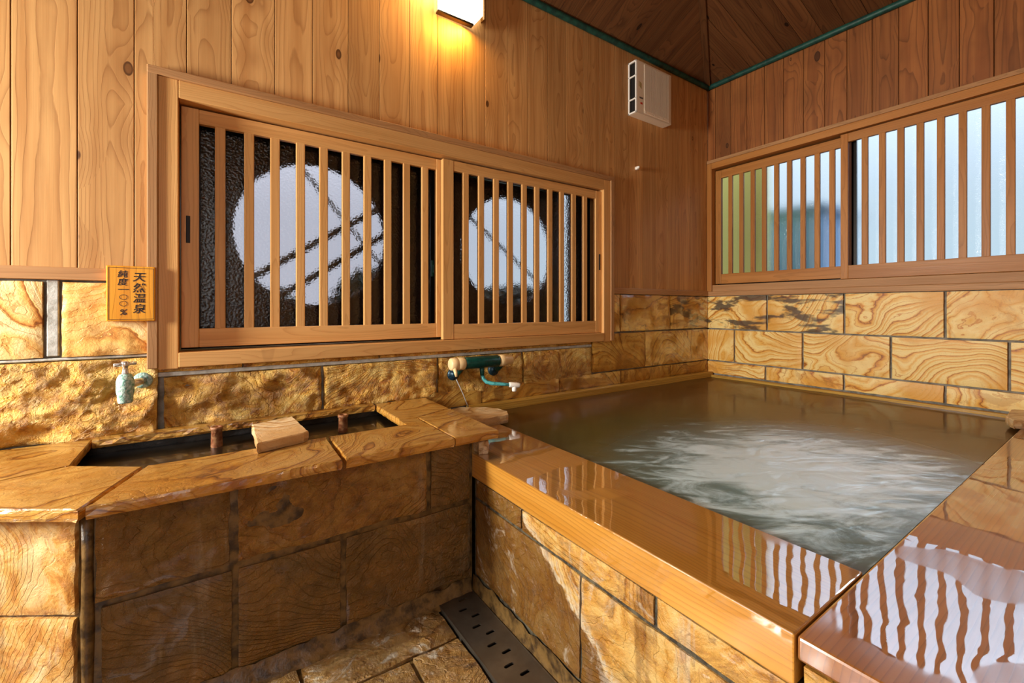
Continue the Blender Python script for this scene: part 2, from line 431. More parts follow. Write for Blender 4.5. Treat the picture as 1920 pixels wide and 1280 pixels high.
OUTER = plain('outer_wall_brown', lin(74, 46, 26), 0.7, nscale=8, namt=0.4)
PLASTIC = plain('plastic_cream', lin(242, 228, 204), 0.35)
PLASTIC_W = plain('plastic_white', lin(240, 236, 226), 0.3)
DARK = plain('dark_cavity', lin(20, 16, 14), 0.6)
CAPCREAM = plain('tap_cap_cream', lin(236, 206, 152), 0.35)
PATINA = plain('patina_green', lin(8, 76, 66), 0.35, 0.2, nscale=60, namt=0.7, col2=lin(2, 40, 40), bump=0.4)
PATINA_L = plain('patina_turquoise', lin(86, 176, 178), 0.4, 0.1, nscale=70, namt=0.8, col2=lin(24, 112, 112), bump=0.5)
PATINA_D = plain('patina_blue_black', lin(28, 66, 84), 0.35, 0.3, nscale=90, namt=0.8, col2=lin(10, 24, 34), bump=0.5)
COPPER = plain('copper_moulding_green', lin(30, 84, 72), 0.5, 0.1, nscale=26, namt=0.9, col2=lin(16, 52, 48), bump=0.3)
CHROME = plain('tap_chrome_worn', lin(226, 226, 222), 0.22, 0.75, nscale=50, namt=0.5, col2=lin(150, 150, 146), bump=0.3)
LIME = plain('tap_limescale', lin(196, 216, 208), 0.6, 0.1, nscale=110, namt=1.0, col2=lin(96, 150, 134), bump=1.0)
STEEL = plain('grate_steel', lin(128, 118, 104), 0.42, 0.85, nscale=7, namt=0.5, col2=lin(84, 74, 62))
PIPE = plain('pipe_mineral_brown', lin(158, 112, 74), 0.5, nscale=60, namt=0.9, col2=lin(110, 52, 22), bump=0.8)
INK = plain('ink_black', lin(24, 16, 10), 0.5)
RED = plain('label_red', lin(206, 60, 44), 0.5)
GREY = plain('label_grey', lin(110, 100, 92), 0.5)
BRASS_TXT = plain('label_olive', lin(150, 140, 70), 0.5)
BASIN = plain('basin_dark_stone', lin(42, 32, 20), 0.45, nscale=30, namt=0.9, col2=lin(14, 10, 7), bump=1.0)
GRASS = plain('outer_ground', lin(70, 74, 50), 0.9, nscale=4, namt=0.5)
LEAF = plain('leaf_green', lin(52, 60, 34), 0.5)
BAMBOO = plain('bamboo_tan', lin(122, 104, 82), 0.5)
FENCE_Y = plain('outer_fence_yellow', lin(252, 248, 140), 0.7)
SHED_B = plain('outer_sheet_blue', lin(110, 150, 196), 0.6, nscale=2, namt=0.3)

# lamp glass gives off light
m, n = newmat('lamp_glass_lit')
em = n.n.new('ShaderNodeEmission'); em.inputs[0].default_value = (1.0, 0.88, 0.66, 1); em.inputs[1].default_value = 4.5
n.out(em.outputs[0]); LAMPGLASS = m

def glass_mat(name, scale, bumpk, rough, clear, tint=(1, 1, 1, 1), side=(1, 1, 1)):
    m, n = newmat(name)
    p = n.pos()
    h = n.vor(n.vm('MULTIPLY', p, side), scale, 'SMOOTH_F1')
    nb = n.bump(h, bumpk, 0.003)
    rf = n.n.new('ShaderNodeBsdfRefraction'); rf.inputs['Color'].default_value = tint
    rf.inputs['Roughness'].default_value = rough; rf.inputs['IOR'].default_value = 1.12
    n.l.new(nb, rf.inputs['Normal'])
    tr = n.n.new('ShaderNodeBsdfTransparent'); tr.inputs[0].default_value = tint
    a = n.smix(clear, rf.outputs[0], tr.outputs[0])
    gl = n.glossy((1, 1, 1, 1), 0.12, nb)
    n.out(n.smix(n.mul(n.fres(1.45), 0.7), a, gl))
    return m
GLASS_A = glass_mat('glass_pebbled', 110.0, 0.7, 0.28, 0.0, side=(1, 31.7, 1))
GLASS_B = glass_mat('glass_frosted', 230.0, 0.5, 0.45, 0.20)

# bath water: murky olive mineral water, jets in the near half; pale blue paints window reflection
m, n = newmat('bath_water')
p = n.pos(); px, py, pz = n.xyz(p)
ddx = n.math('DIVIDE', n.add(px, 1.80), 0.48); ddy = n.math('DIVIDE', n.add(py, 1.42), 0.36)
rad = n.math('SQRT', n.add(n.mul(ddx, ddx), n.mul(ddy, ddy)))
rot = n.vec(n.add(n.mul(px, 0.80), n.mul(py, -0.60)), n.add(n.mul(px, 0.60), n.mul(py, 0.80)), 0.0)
patch_noise = n.noise(n.vm('MULTIPLY', rot, (2.4, 6.5, 1.0)), 1.5, 7.0, 0.66, 1.3)
refl_foam = n.ss(n.add(rad, n.mul(n.sub(patch_noise, 0.5), 3.2)), 1.4, 0.5)
body = n.mix(n.ss(n.noise(p, 1.1, 2.0), 0.35, 0.65), lin(74, 66, 16), lin(58, 60, 18))
body = n.mix(n.ss(px, -1.7, -0.7), body, lin(84, 54, 16))
body = n.mix(n.ss(py, -0.7, -0.2), body, lin(84, 54, 16))
halo = n.ss(n.add(rad, n.mul(n.sub(patch_noise, 0.5), 1.0)), 2.0, 0.3)
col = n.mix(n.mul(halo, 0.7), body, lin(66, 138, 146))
col = n.mix(n.mul(refl_foam, 1.0), col, lin(206, 242, 255))  # window reflection painted into the water colour, together with jet foam
hw = n.noise(n.vm('MULTIPLY', rot, (1.0, 1.7, 1.0)), 6.0, 3.0, 0.5, 0.8)
nb = n.bump(hw, n.ss(rad, 2.4, 0.4, 0.04, 0.5), 0.05)
base = n.bsdf(col, 0.5, None, spec=0.15)
gl = n.glossy((1, 1, 1, 1), n.ss(rad, 2.6, 0.8, 0.10, 0.46), nb)
k = n.math('MINIMUM', n.add(0.01, n.mul(n.fres(1.33), n.ss(rad, 2.2, 0.6, 0.5, 1.3))), 0.6)
k = n.add(k, n.mul(refl_foam, 0.18))
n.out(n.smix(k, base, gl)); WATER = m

m, n = newmat('trough_water')
base = n.bsdf(lin(20, 15, 8), 0.3)
gl = n.glossy((1, 1, 1, 1), 0.03, n.bump(n.noise(n.pos(), 12.0, 2.0), 0.08, 0.01))
n.out(n.smix(n.add(0.02, n.mul(n.fres(1.33), 0.6)), base, gl)); TWATER = m

m, n = newmat('clear_water')
n.out(n.bsdf((0.9, 0.95, 1, 1), 0.05, Transmission_Weight=0.6)); CLEAR = m

# ------------------------------------------------------------------ stone helpers
def grid_stone(mb, a0, a1, b0, b1, to3d, amp=0.004, cell=0.02, depth=0.03, dark=0.3, black=0.0, seed=None, bulge=0.004, ang=None, lift=0.0):
    """one stone slab with a hewn front. to3d(a, b, d): d = outwards from the wall."""
    sd = random.random() * 100 if seed is None else seed
    na = max(3, int(abs(a1 - a0) / cell)); nb_ = max(3, int(abs(b1 - b0) / cell))
    ang = random.uniform(-0.6, 0.6) if ang is None else ang
    ca, sa = math.cos(ang), math.sin(ang)
    V = []; G = []; F = []
    L, H = abs(a1 - a0), abs(b1 - b0)
    def gcf(a, b, d): return (ca * a - sa * b + sd * 3.1, sa * a + ca * b + sd * 1.7, d + sd)
    for i in range(na + 1):
        for j in range(nb_ + 1):
            a = a0 + (a1 - a0) * i / na; b = b0 + (b1 - b0) * j / nb_
            ea = min(abs(a - a0), abs(a1 - a)); eb = min(abs(b - b0), abs(b1 - b)); e = min(ea, eb)
            p = Vector((a * 1.0 + sd, b * 1.6, sd * 2))
            d = noise.fractal(p * 9.0, 0.8, 2.0, 6) * amp
            d -= (abs(noise.noise(p * 4.1))) * amp * 2.2 - abs(noise.noise(p * 13.0)) * amp * .8
            d += math.floor(noise.noise(p * 2.3 + Vector((9, 0, 0))) * 5) / 5 * amp * 1.3
            d += amp * .8 + bulge - (0.002 + amp * .3) * (1 - min(1.0, e / 0.007))
            jit = noise.noise(p * 16.0) * min(amp, 0.006) * 0.9
            aa, bb = a, b
            if i in (0, na): aa = a + jit
            if j in (0, nb_): bb = b + jit
            V.append(to3d(aa, bb, d + lift)); G.append(gcf(a, b, d))
    for i in range(na):
        for j in range(nb_):
            k = i * (nb_ + 1) + j
            F.append((k, k + nb_ + 1, k + nb_ + 2, k + 1))
    # skirt
    ring = [i * (nb_ + 1) for i in range(na + 1)] + [na * (nb_ + 1) + j for j in range(1, nb_ + 1)] \
        + [i * (nb_ + 1) + nb_ for i in range(na - 1, -1, -1)] + [j for j in range(nb_ - 1, 0, -1)]
    rnv = (random.random(), dark, black)
    SV = []; SG = []; SF = []
    for k in ring:
        i, j = divmod(k, nb_ + 1)
        a = a0 + (a1 - a0) * i / na; b = b0 + (b1 - b0) * j / nb_
        SV.append(V[k].copy()); SG.append(G[k]); SV.append(to3d(a, b, -depth)); SG.append(gcf(a, b, -depth))
    m_ = len(ring)
    for q in range(m_):
        r_ = (q + 1) % m_
        SF.append((2 * q, 2 * q + 1, 2 * r_ + 1, 2 * r_))
    mb.push(SV, SF, SG, rnv)
    mb.push(V, F, G, rnv, True)

def slab(mb, poly, z1, thick, amp=0.004, dark=0.4, black=0.0, edge_step=0.018, hewn=0.006, ang=None):
    """flat stone plate, outline given counter-clockwise or clockwise, with chipped edges"""
    sd = random.random() * 100; ang = random.uniform(-.5, .5) if ang is None else ang
    ca, sa = math.cos(ang), math.sin(ang)
    P = []
    n_ = len(poly)
    cx = sum(p[0] for p in poly) / n_; cy = sum(p[1] for p in poly) / n_
    for i in range(n_):
        A = Vector(poly[i]); B = Vector(poly[(i + 1) % n_]); L = (B - A).length; k = max(2, int(L / edge_step))
        nrm = Vector(((B - A).y, -(B - A).x)).normalized()
        if nrm.dot(Vector((cx, cy)) - A) > 0: nrm = -nrm
        for q in range(k):
            P.append((A.lerp(B, q / k), nrm, 0.0 if q == 0 else 1.0))
    levels = [(z1 - thick, -0.004, 0.6), (z1 - thick * 0.7, 0.0, 1.0), (z1 - thick * 0.3, 0.0, 0.9), (z1 - 0.003, -0.001, 0.5), (z1, -0.004, 0.35)]
    V = []; G = []; F = []
    for li, (z, ins, am) in enumerate(levels):
        for (p, nr, c) in P:
            q = Vector((p.x, p.y, z))
            j = noise.fractal(Vector((p.x * 22 + sd, p.y * 22, z * 40)), 1.0, 2.0, 3) * hewn * am * c
            pp = p + nr * (ins + j)
            V.append(Vector((pp.x, pp.y, z))); G.append((ca * pp.x - sa * pp.y + sd, sa * pp.x + ca * pp.y + sd * .7, z * 1.5 + sd))
    m_ = len(P)
    for li in range(len(levels) - 1):
        for q in range(m_):
            a = li * m_ + q; b = li * m_ + (q + 1) % m_
            F.append((a, b, b + m_, a + m_))
    F.append(tuple(reversed(range(m_)))); F.append(tuple((len(levels) - 1) * m_ + q for q in range(m_)))
    mb.push(V, F, G, (random.random(), dark, black), False)

def rock(name, mat, poly, z0, z1, label, cat, parent=None, amp=0.008, dark=0.2):
    mb = MB(); slab(mb, poly, z1, z1 - z0, dark=dark, hewn=amp, edge_step=0.015)
    cx = sum(p[0] for p in poly) / len(poly); cy = sum(p[1] for p in poly) / len(poly)
    o = mb.build(name, mat, parent, origin=(cx, cy, z0))
    for i, v in enumerate(o.data.vertices):
        w_ = Vector(v.co) + Vector((cx, cy, z0))
        if v.co.z > 0.003: v.co.z += noise.fractal(w_ * 14, 1, 2, 3) * amp * 0.6
    if parent is None: tag(o, label, cat)
    return o

A3 = lambda a, b, d: Vector((a, -d, b))          # back wall (window with the round openings)
B3 = lambda a, b, d: Vector((-d, a, b))          # right wall
TF3 = lambda a, b, d: Vector((a, -0.655 - d, b)) # trough front
TB3 = lambda a, b, d: Vector((-2.672 - d, a, b)) # bathtub front

XL, YN = -5.72, -3.25
# ================================================================== SETTING
# ---- back wall
wa = root('wall_back', (0, 0, 0), 'cedar boarded back wall over hewn yellow sandstone courses')
edges = [-5.7, -5.54, -5.38, -5.215, -5.06, -4.9, -4.735, -4.57, -4.40, -4.235, -4.076, -3.915, -3.761, -3.603, -3.454, -3.295, -3.143, -2.986, -2.838, -2.681, -2.526, -2.372, -2.228, -2.073, -1.924, -1.77, -1.615, -1.46, -1.31, -1.155, -1.0, -0.85, -0.70, -0.55, -0.40, -0.25, -0.10, 0.0]
mb = MB()
for a, b in zip(edges[:-1], edges[1:]):
    spans = [(1.24, 3.0)]
    if a >= -3.72 + 0.03 and b <= -1.19: spans = [(2.0, 3.0)]
    elif b > -3.70 and a < -3.70: spans = None
    elif a < -1.205 and b > -1.205: spans = None
    g = 0.0012
    if spans is None:
        if a < -3.70 < b:
            mb.box(a + g, -3.705, 0, 0.014, 1.24, 3.0); mb.box(-3.705, b - g, 0, 0.014, 2.0, 3.0)
        else:
            mb.box(a + g, -1.205, 0, 0.014, 2.0, 3.0); mb.box(-1.205, b - g, 0, 0.014, 1.24, 3.0)
    else:
        for z0, z1 in spans: mb.box(a + g, b - g, 0, 0.014, z0, z1)
mb.build('boards', WOOD_WALL, wa, bevel=0.0018)
mb = MB()
for (x0, x1, z0, z1) in ((XL, -3.70, 0, 3.02), (-1.21, 0.12, 0, 3.02), (-3.70, -1.21, 1.99, 3.02), (-3.70, -1.21, 0, 0.87)):
    mb.box(x0, x1, 0.016, 0.15, z0, z1)
mb.build('wall_core', MORTAR, wa)
mb = MB()
def st(a0, a1, b0, b1, amp, dark, black=0.0, cell=0.016, ang=None, g=0.006, lift=0.0):
    grid_stone(mb, a0 + g, a1 - g, b0 + g, b1 - g, A3, amp, cell, 0.015, dark, black, ang=ang, lift=lift)
st(-4.62, -3.995, 0.920, 1.195, 0.003, 0.0, ang=0.9)
st(-3.960, -3.70, 0.920, 1.195, 0.005, 0.3, cell=.01, ang=.6)
mb.build('smooth_banded_stones', ST_L2, wa); mb = MB()
st(-4.62, -3.688, 0.622, 0.916, 0.013, 0.35, cell=.009, lift=0.004)
for a, b, am in ((-3.68, -3.10, .011), (-3.10, -2.526, .009), (-2.526, -1.965, .007), (-1.965, -1.381, .004)):
    st(a, b, 0.622, 0.835, am, 0.45, cell=.01)
for a, b in ((-3.70, -3.414), (-3.414, -2.838), (-2.838, -2.262), (-2.262, -1.69), (-1.69, -1.39)):
    st(a, b, 0.846, 0.870, 0.003, 0.2, g=0.003)
mb.build('stone_cladding', ST_A, wa); mb = MB()
st(-1.381, -0.827, 0.652, 0.918, 0.003, 0.35, ang=1.1, g=.003)
st(-0.827, -0.247, 0.652, 0.918, 0.003, 0.5, ang=0.1, g=.003)
st(-0.247, 0.0, 0.652, 0.918, 0.002, 0.4, g=.003)
st(-1.186, -1.168, 0.925, 1.195, 0.001, 0.1, g=.002)
st(-1.164, -1.106, 0.925, 1.195, 0.002, 0.1, g=.002, ang=1.5)
st(-1.103, -0.525, 0.925, 1.195, 0.003, 0.3, g=.003)
st(-0.525, 0.0, 0.925, 1.195, 0.003, 0.3, 0.85, g=.003)
for a, b in ((-2.60, -2.253), (-2.253, -1.676), (-1.676, -1.099), (-1.099, -0.522), (-0.522, 0.0)):
    st(a, b, 0.552, 0.648, 0.004, 0.7, g=.003)
mb.build('stone_cladding', ST_A2, wa)
mb = MB()
mb.box(-3.70, -1.385, -0.0005, 0.016, 0.832, 0.849); mb.box(-3.992, -3.962, -0.001, 0.016, 0.93, 1.195)
mb.box(-4.62, -3.70, 0.001, 0.016, 0.914, 0.923)
mb.build('pale_mortar', MORTAR_PALE, wa, bevel=0.003)

t1 = MB().box(-4.65, -3.722, -0.014, 0.012, 1.197, 1.241).box(-1.188, 0.0, -0.014, 0.012, 1.197, 1.241)
struct(t1.build('trim_1', WOOD_TRIM, None, bevel=0.003), 'narrow wooden strip between boards and stones on the back wall')

# ---- right wall
wb = root('wall_right', (0, 0, 0), 'right wall of dark cedar boards above banded yellow sandstone')
ed = [0.0, -0.07, -0.202, -0.333, -0.468, -0.605, -0.738, -0.871, -1.001, -1.137, -1.27, -1.405, -1.537, -1.671, -1.81, -1.945, -2.08, -2.215, -2.35, -2.485, -2.62, -2.755, -2.89, -3.025, -3.16, YN]
mb = MB()
for a, b in zip(ed[:-1], ed[1:]):
    mb.box(0, 0.014, b + .0014, a - .0014, 2.345, 3.0)
mb.box(0, 0.014, YN, -2.93, 1.24, 2.345)
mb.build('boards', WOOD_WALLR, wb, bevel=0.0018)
mb = MB()
for (y0, y1, z0, z1) in ((0.0, YN, 0, 1.24), (0.0, YN, 2.34, 3.02), (-2.93, YN, 1.24, 2.34)):
    mb.box(0.016, 0.12, y0, y1, z0, z1)
mb.build('wall_core', MORTAR, wb)
mb = MB()
def sb(a0, a1, b0, b1, amp=0.0015, dark=0.0, black=0.0, ang=None):
    grid_stone(mb, a0 - .007, a1 + .007, b0 + .005, b1 - .005, B3, amp, 0.02, 0.015, dark, black, bulge=0.002, ang=ang)
ys = [0.006, -0.487, -0.986, -1.478, -1.975, -2.47, -2.97, YN]
for i in range(len(ys) - 1): sb(ys[i], ys[i + 1], 0.920, 1.197, black=(0.9 if i < 2 else 0.0), dark=(.3 if i == 3 else 0.05), ang=(.25, .35, .1, .5, -.2, .3, 0)[i])
ys = [0.006, -0.233, -0.734, -1.231, -1.726, -2.22, -2.72, YN]
for i in range(len(ys) - 1): sb(ys[i], ys[i + 1], 0.650, 0.918, ang=(1.0, .1, .2, -.35, -.2, .3, 0)[i])
ys = [0.006, -0.476, -0.983, -1.478, -1.975, -2.47, -2.97, YN]
for i in range(len(ys) - 1): sb(ys[i], ys[i + 1], 0.538, 0.648, 0.003, 0.45)
mb.build('stone_cladding', ST_B, wb)
t2 = MB().box(-0.016, 0.012, -0.006, -2.97, 1.197, 1.236)
struct(t2.build('trim_2', WOOD_TRIM, None, bevel=0.003), 'narrow wooden strip under the sill of the right window')

# ---- left and near walls (behind the camera), floor
wl = MB()
for i in range(21):
    y1 = -i * 0.155; y0 = max(YN, y1 - 0.152)
    if y0 > -1.0 and y1 < -0.2:
        wl.box(XL - 0.02, XL, y0, y1, 0, 1.0); wl.box(XL - 0.02, XL, y0, y1, 2.0, 3.0)
    else: wl.box(XL - 0.02, XL, y0, y1, 0, 3.0)
struct(wl.build('wall_left', WOOD_WALL, None), 'cedar boarded left wall with a window opening')
wn = MB()
for i in range(37):
    x1 = -i * 0.155; x0 = max(XL, x1 - 0.152)
    if x0 > -5.2 and x1 < -3.4: wn.box(x0, x1, YN - 0.02, YN, 2.6, 3.0)
    else: wn.box(x0, x1, YN - 0.02, YN, 0, 3.0)
struct(wn.build('wall_near', WOOD_WALL, None), 'cedar boarded near wall with an opening added for the fill light')

fl = MB()
FL3 = lambda a, b, d: Vector((a, b, d))
def sf(x0, x1, y0, y1):
    grid_stone(fl, x0 + .006, x1 - .006, y0 + .006, y1 - .006, FL3, 0.0035, 0.02, 0.02, random.uniform(.1, .7), 0.0, bulge=0.003, lift=-0.004)
sf(-3.86, -3.30, -0.86, -0.60); sf(-3.30, -2.835, -0.845, -0.60)
sf(-3.62, -3.005, -1.20, -0.845); sf(-3.005, -2.835, -1.20, -0.845); sf(-4.1, -3.62, -1.2, -0.86)
yy = -1.2
while yy > YN:
    xx = -2.835
    while xx > XL:
        L = random.uniform(.4, .62); sf(max(XL, xx - L), xx, max(YN, yy - .35), yy); xx -= L
    yy -= .35
for xx in (-5.7, -5.1, -4.6): sf(xx, xx + .5, -1.2, -0.6)
flo = fl.build('floor', ST_FL, None); struct(flo, 'wet stone slab floor')
MB().box(XL, 0, YN, 0.1, -0.1, -0.03).box(XL, -2.84, YN, 0, -0.03, -0.012).build('mortar_bed', MORTAR_WET, flo)

# ---- ceiling: hipped
Z0 = 2.985; SA, SB = 0.5, 0.28; YM = YN / 2
ce = MB()
def board(poly, zf, along):
    r = (random.random(), random.random(), random.random())
    cx = sum(p[0] for p in poly) / len(poly); cy = sum(p[1] for p in poly) / len(poly)
    nn = len(poly)
    V = [Vector((p[0], p[1], zf(*p) + dz_)) for dz_ in (0, 0.02) for p in poly]
    F = [tuple(range(nn)), tuple(reversed(range(nn, 2 * nn)))] + [(i, nn + i, nn + (i + 1) % nn, (i + 1) % nn) for i in range(nn)]
    G = [((v.x - cx, v.z * 0, v.y + 31 * r[0]) if along == 'y' else (v.y - cy, 0, v.x + 31 * r[0])) for v in V]
    ce.push(V, F, G, r)
K = SB / SA
def hA(x): return min(-YM, K * -x, K * (x - XL))
nB = 44; g = 0.0012
for i in range(nB):
    x1 = -i * (-XL) / nB; x0 = -(i + 1) * (-XL) / nB; x0 += g; x1 -= g
    h0, h1 = hA(x0), hA(x1)
    board([(x0, 0), (x1, 0), (x1, -h1), (x0, -h0)], lambda x, y: Z0 + SA * -y, 'y')
    board([(x0, YN), (x1, YN), (x1, YN + h1), (x0, YN + h0)], lambda x, y: Z0 + SA * (y - YN), 'y')
nC = 26
for i in range(nC):
    y1 = i * YN / nC - g; y0 = (i + 1) * YN / nC + g
    def hx(y): return min(-y, y - YN) / K
    board([(0, y0), (0, y1), (-hx(y1), y1), (-hx(y0), y0)], lambda x, y: Z0 + SB * -x, 'x')
    board([(XL, y0), (XL, y1), (XL + hx(y1), y1), (XL + hx(y0), y0)], lambda x, y: Z0 + SB * (x - XL), 'x')
ceo = ce.build('ceiling', WOOD_CEIL, None, bevel=0.0015); struct(ceo, 'hipped ceiling of dark brown boards')
rf = MB(); RZ = Z0 + 0.03; xh = YM / K; e_ = 0.12
V = [(e_, e_, RZ), (XL - e_, e_, RZ), (XL - e_, YN - e_, RZ), (e_, YN - e_, RZ), (xh, YM, Z0 + .03 + SB * -xh), (XL - xh, YM, Z0 + .03 + SB * -xh)]
V += [(a, b, c + .05) for a, b, c in V]
F = [(0, 1, 5, 4), (1, 2, 5), (2, 3, 4, 5), (3, 0, 4)]
F += [tuple(i + 6 for i in reversed(f)) for f in F] + [(0, 6, 7, 1), (1, 7, 8, 2), (2, 8, 9, 3), (3, 9, 6, 0)]
rf.push(V, F, V, (.5, .5, .5)); rf.build('roof_light_block', BACKING, ceo)  # unseen layer added above the boards to block light leaking through gaps
mb = MB()
x_ = -YM / K - 0.003; P0 = Vector((0, 0, Z0 - .004)); P1 = Vector((-x_, YM, Z0 + SB * x_ - .004))
d_ = (P1 - P0).normalized(); sd_ = d_.cross(Vector((0, 0, 1))).normalized(); up_ = sd_.cross(d_)
V = []; 
for P_ in (P0, P1):
    for s1, s2 in ((-.022, .02), (-.022, -.012), (.022, -.012), (.022, .02)): V.append(P_ + sd_ * s1 + up_ * s2)
G = [(s1, s2, w_) for w_ in (0, 3.2) for s1, s2 in ((-.022, .02), (-.022, -.012), (.022, -.012), (.022, .02))]
mb.push(V, [(0, 1, 2, 3), (7, 6, 5, 4), (0, 4, 5, 1), (1, 5, 6, 2), (2, 6, 7, 3), (3, 7, 4, 0)], G, (.4, .5, .1))
struct(mb.build('trim_5', WOOD_CEIL, None, bevel=0.003), 'dark batten along the ceiling hip above the corner')
for nm, p0, p1, lb in (('trim_3', (XL, -0.017, 2.977), (-0.004, -0.017, 2.977), 'green patinated moulding along the top of the back wall'),
                       ('trim_4', (-0.017, -0.004, 2.977), (-0.017, YN, 2.977), 'green patinated moulding along the top of the right wall')):
    n_ = 60; pts = [Vector(p0).lerp(Vector(p1), i / n_) for i in range(n_ + 1)]
    rr = [0.0205 + 0.0018 * noise.noise(p * 6) for p in pts]
    struct(MB().tube(pts, rr, 12).build(nm, COPPER, None), lb)

# ---- window_1 in the back wall
w1 = root('window_1', (-2.45, 0, 1.44), 'long sliding window with slatted wooden sashes in the back wall')
mb = MB().box(-3.722, -3.690, -0.028, 0.0, 0.868, 2.014).box(-1.222, -1.190, -0.028, 0.0, 0.868, 2.014).box(-3.722, -1.190, -0.030, 0.0, 1.986, 2.016)
mb.build('casing', WOOD_TRIM, w1, bevel=0.003)
mb = MB().box(-3.690, -3.628, -0.020, 0.15, 0.862, 1.986).box(-1.286, -1.222, -0.020, 0.15, 0.862, 1.986)
mb.build('jamb', WOOD_FRAME, w1, bevel=0.003)
MB().box(-3.628, -1.286, -0.020, 0.15, 1.916, 1.986).build('header', WOOD_FRAME, w1, bevel=0.003)
MB().box(-3.628, -1.286, -0.022, 0.15, 0.866, 0.924).build('sill', WOOD_FRAME, w1, bevel=0.003)
def sash(x0, x1, y, z0, z1, stl, lat0, lat1, slats, parent, mat, vertical='x', sw=0.037, sd=0.02, str_=None):
    """frame + slats; vertical says along which axis the sash runs"""
    fr = MB(); str_ = str_ or stl; th = 0.028
    def bx(m_, a0, a1, d0, d1, c0, c1):
        if vertical == 'x': m_.box(a0, a1, d0, d1, c0, c1)
        else: m_.box(d0, d1, a0, a1, c0, c1)
    lo, hi = min(x0, x1), max(x0, x1)
    bx(fr, lo, lo + stl, y, y + th, z0, z1); bx(fr, hi - str_, hi, y, y + th, z0, z1)
    bx(fr, lo + stl, hi - str_, y + .001, y + th - .001, z0, lat0); bx(fr, lo + stl, hi - str_, y + .001, y + th - .001, lat1, z1)
    fo = fr.build('sash', mat, parent, bevel=0.0025)
    for c in slats:
        s_ = MB(); bx(s_, c - sw / 2, c + sw / 2, y + 0.003, y + 0.003 + sd, lat0 - 0.004, lat1 + 0.004)
        s_.build('slat', mat, fo, bevel=0.003)
    return fo
sash(-3.622, -2.47, 0.035, 0.938, 1.908, 0.058, 1.014, 1.850,
     (-3.492, -3.388, -3.289, -3.186, -3.087, -2.986, -2.883, -2.781, -2.681, -2.579), w1, WOOD_FRAME, str_=0.045)
sash(-2.492, -1.288, 0.002, 0.926, 1.905, 0.064, 1.008, 1.850,
     (-2.35, -2.25, -2.149, -2.049, -1.946, -1.848, -1.743, -1.644, -1.54, -1.438), w1, WOOD_FRAME, str_=0.054)
for xx in (-3.600, -1.306):
    yy_ = 0.033 if xx < -2 else 0.0
    MB().box(xx - .007, xx + .007, yy_, yy_ + .004, 1.36, 1.47).build('finger_pull', DARK, w1, bevel=0.002)
af = MB()
for (x0, x1, y) in ((-3.60, -2.48, 0.088), (-2.53, -1.29, 0.112)):
    af.box(x0, x0 + .04, y, y + .02, 0.93, 1.91); af.box(x1 - .045, x1, y, y + .02, 0.93, 1.91)
    af.box(x0, x1, y, y + .02, 0.93, 0.965); af.box(x0, x1, y, y + .02, 1.875, 1.91)
af.build('metal_frame', ALU, w1)
MB().box(-3.565, -2.52, 0.095, 0.0965, 0.96, 1.88).build('pane', GLASS_A, w1)
MB().box(-2.49, -1.33, 0.119, 0.1205, 0.96, 1.88).build('pane', GLASS_A, w1)
MB().box(-2.528, -2.512, 0.072, 0.088, 1.27, 1.36).box(-2.524, -2.516, 0.062, 0.075, 1.29, 1.335).build('latch', PATINA, w1, bevel=0.003)

# ---- window_2 in the right wall
w2 = root('window_2', (0, -1.47, 1.8), 'long slatted sliding window with bright frosted panes in the right wall')
mb = MB().box(-0.024, 0.0, -0.004, -2.97, 2.326, 2.352)
mb.build('casing', WOOD_TRIM, w2, bevel=0.003)
mb = MB().box(-0.020, 0.12, -0.004, -0.046, 1.236, 2.326).box(-0.020, 0.12, -2.90, -2.95, 1.236, 2.326)
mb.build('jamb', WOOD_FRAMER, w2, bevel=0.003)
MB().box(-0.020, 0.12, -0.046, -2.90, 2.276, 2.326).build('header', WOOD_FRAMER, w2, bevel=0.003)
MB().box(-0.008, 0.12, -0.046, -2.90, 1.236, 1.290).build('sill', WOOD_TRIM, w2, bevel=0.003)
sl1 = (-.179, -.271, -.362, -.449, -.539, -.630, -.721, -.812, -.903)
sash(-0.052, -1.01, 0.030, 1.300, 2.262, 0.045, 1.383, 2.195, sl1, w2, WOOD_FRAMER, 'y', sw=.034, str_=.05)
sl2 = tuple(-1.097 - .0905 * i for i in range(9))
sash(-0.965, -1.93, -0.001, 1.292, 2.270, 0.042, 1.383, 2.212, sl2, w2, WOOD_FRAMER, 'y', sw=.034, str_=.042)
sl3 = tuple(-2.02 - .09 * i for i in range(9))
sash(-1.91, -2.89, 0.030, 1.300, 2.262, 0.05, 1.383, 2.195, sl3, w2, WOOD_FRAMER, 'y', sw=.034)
af = MB()
for (y0, y1, x) in ((-0.03, -1.03, 0.075), (-0.99, -1.96, 0.095), (-1.92, -2.91, 0.075)):
    af.box(x, x + .018, y0, y0 - .03, 1.29, 2.28); af.box(x, x + .018, y1, y1 + .035, 1.29, 2.28)
    af.box(x, x + .018, y0, y1, 1.29, 1.32); af.box(x, x + .018, y0, y1, 2.25, 2.28)
af.build('metal_frame', ALU, w2)
MB().box(0.083, 0.0845, -0.05, -1.0, 1.31, 2.26).build('pane', GLASS_B, w2)
MB().box(0.103, 0.1045, -1.02, -1.93, 1.31, 2.26).build('pane', GLASS_B, w2)
MB().box(0.083, 0.0845, -1.95, -2.88, 1.31, 2.26).build('pane', GLASS_B, w2)

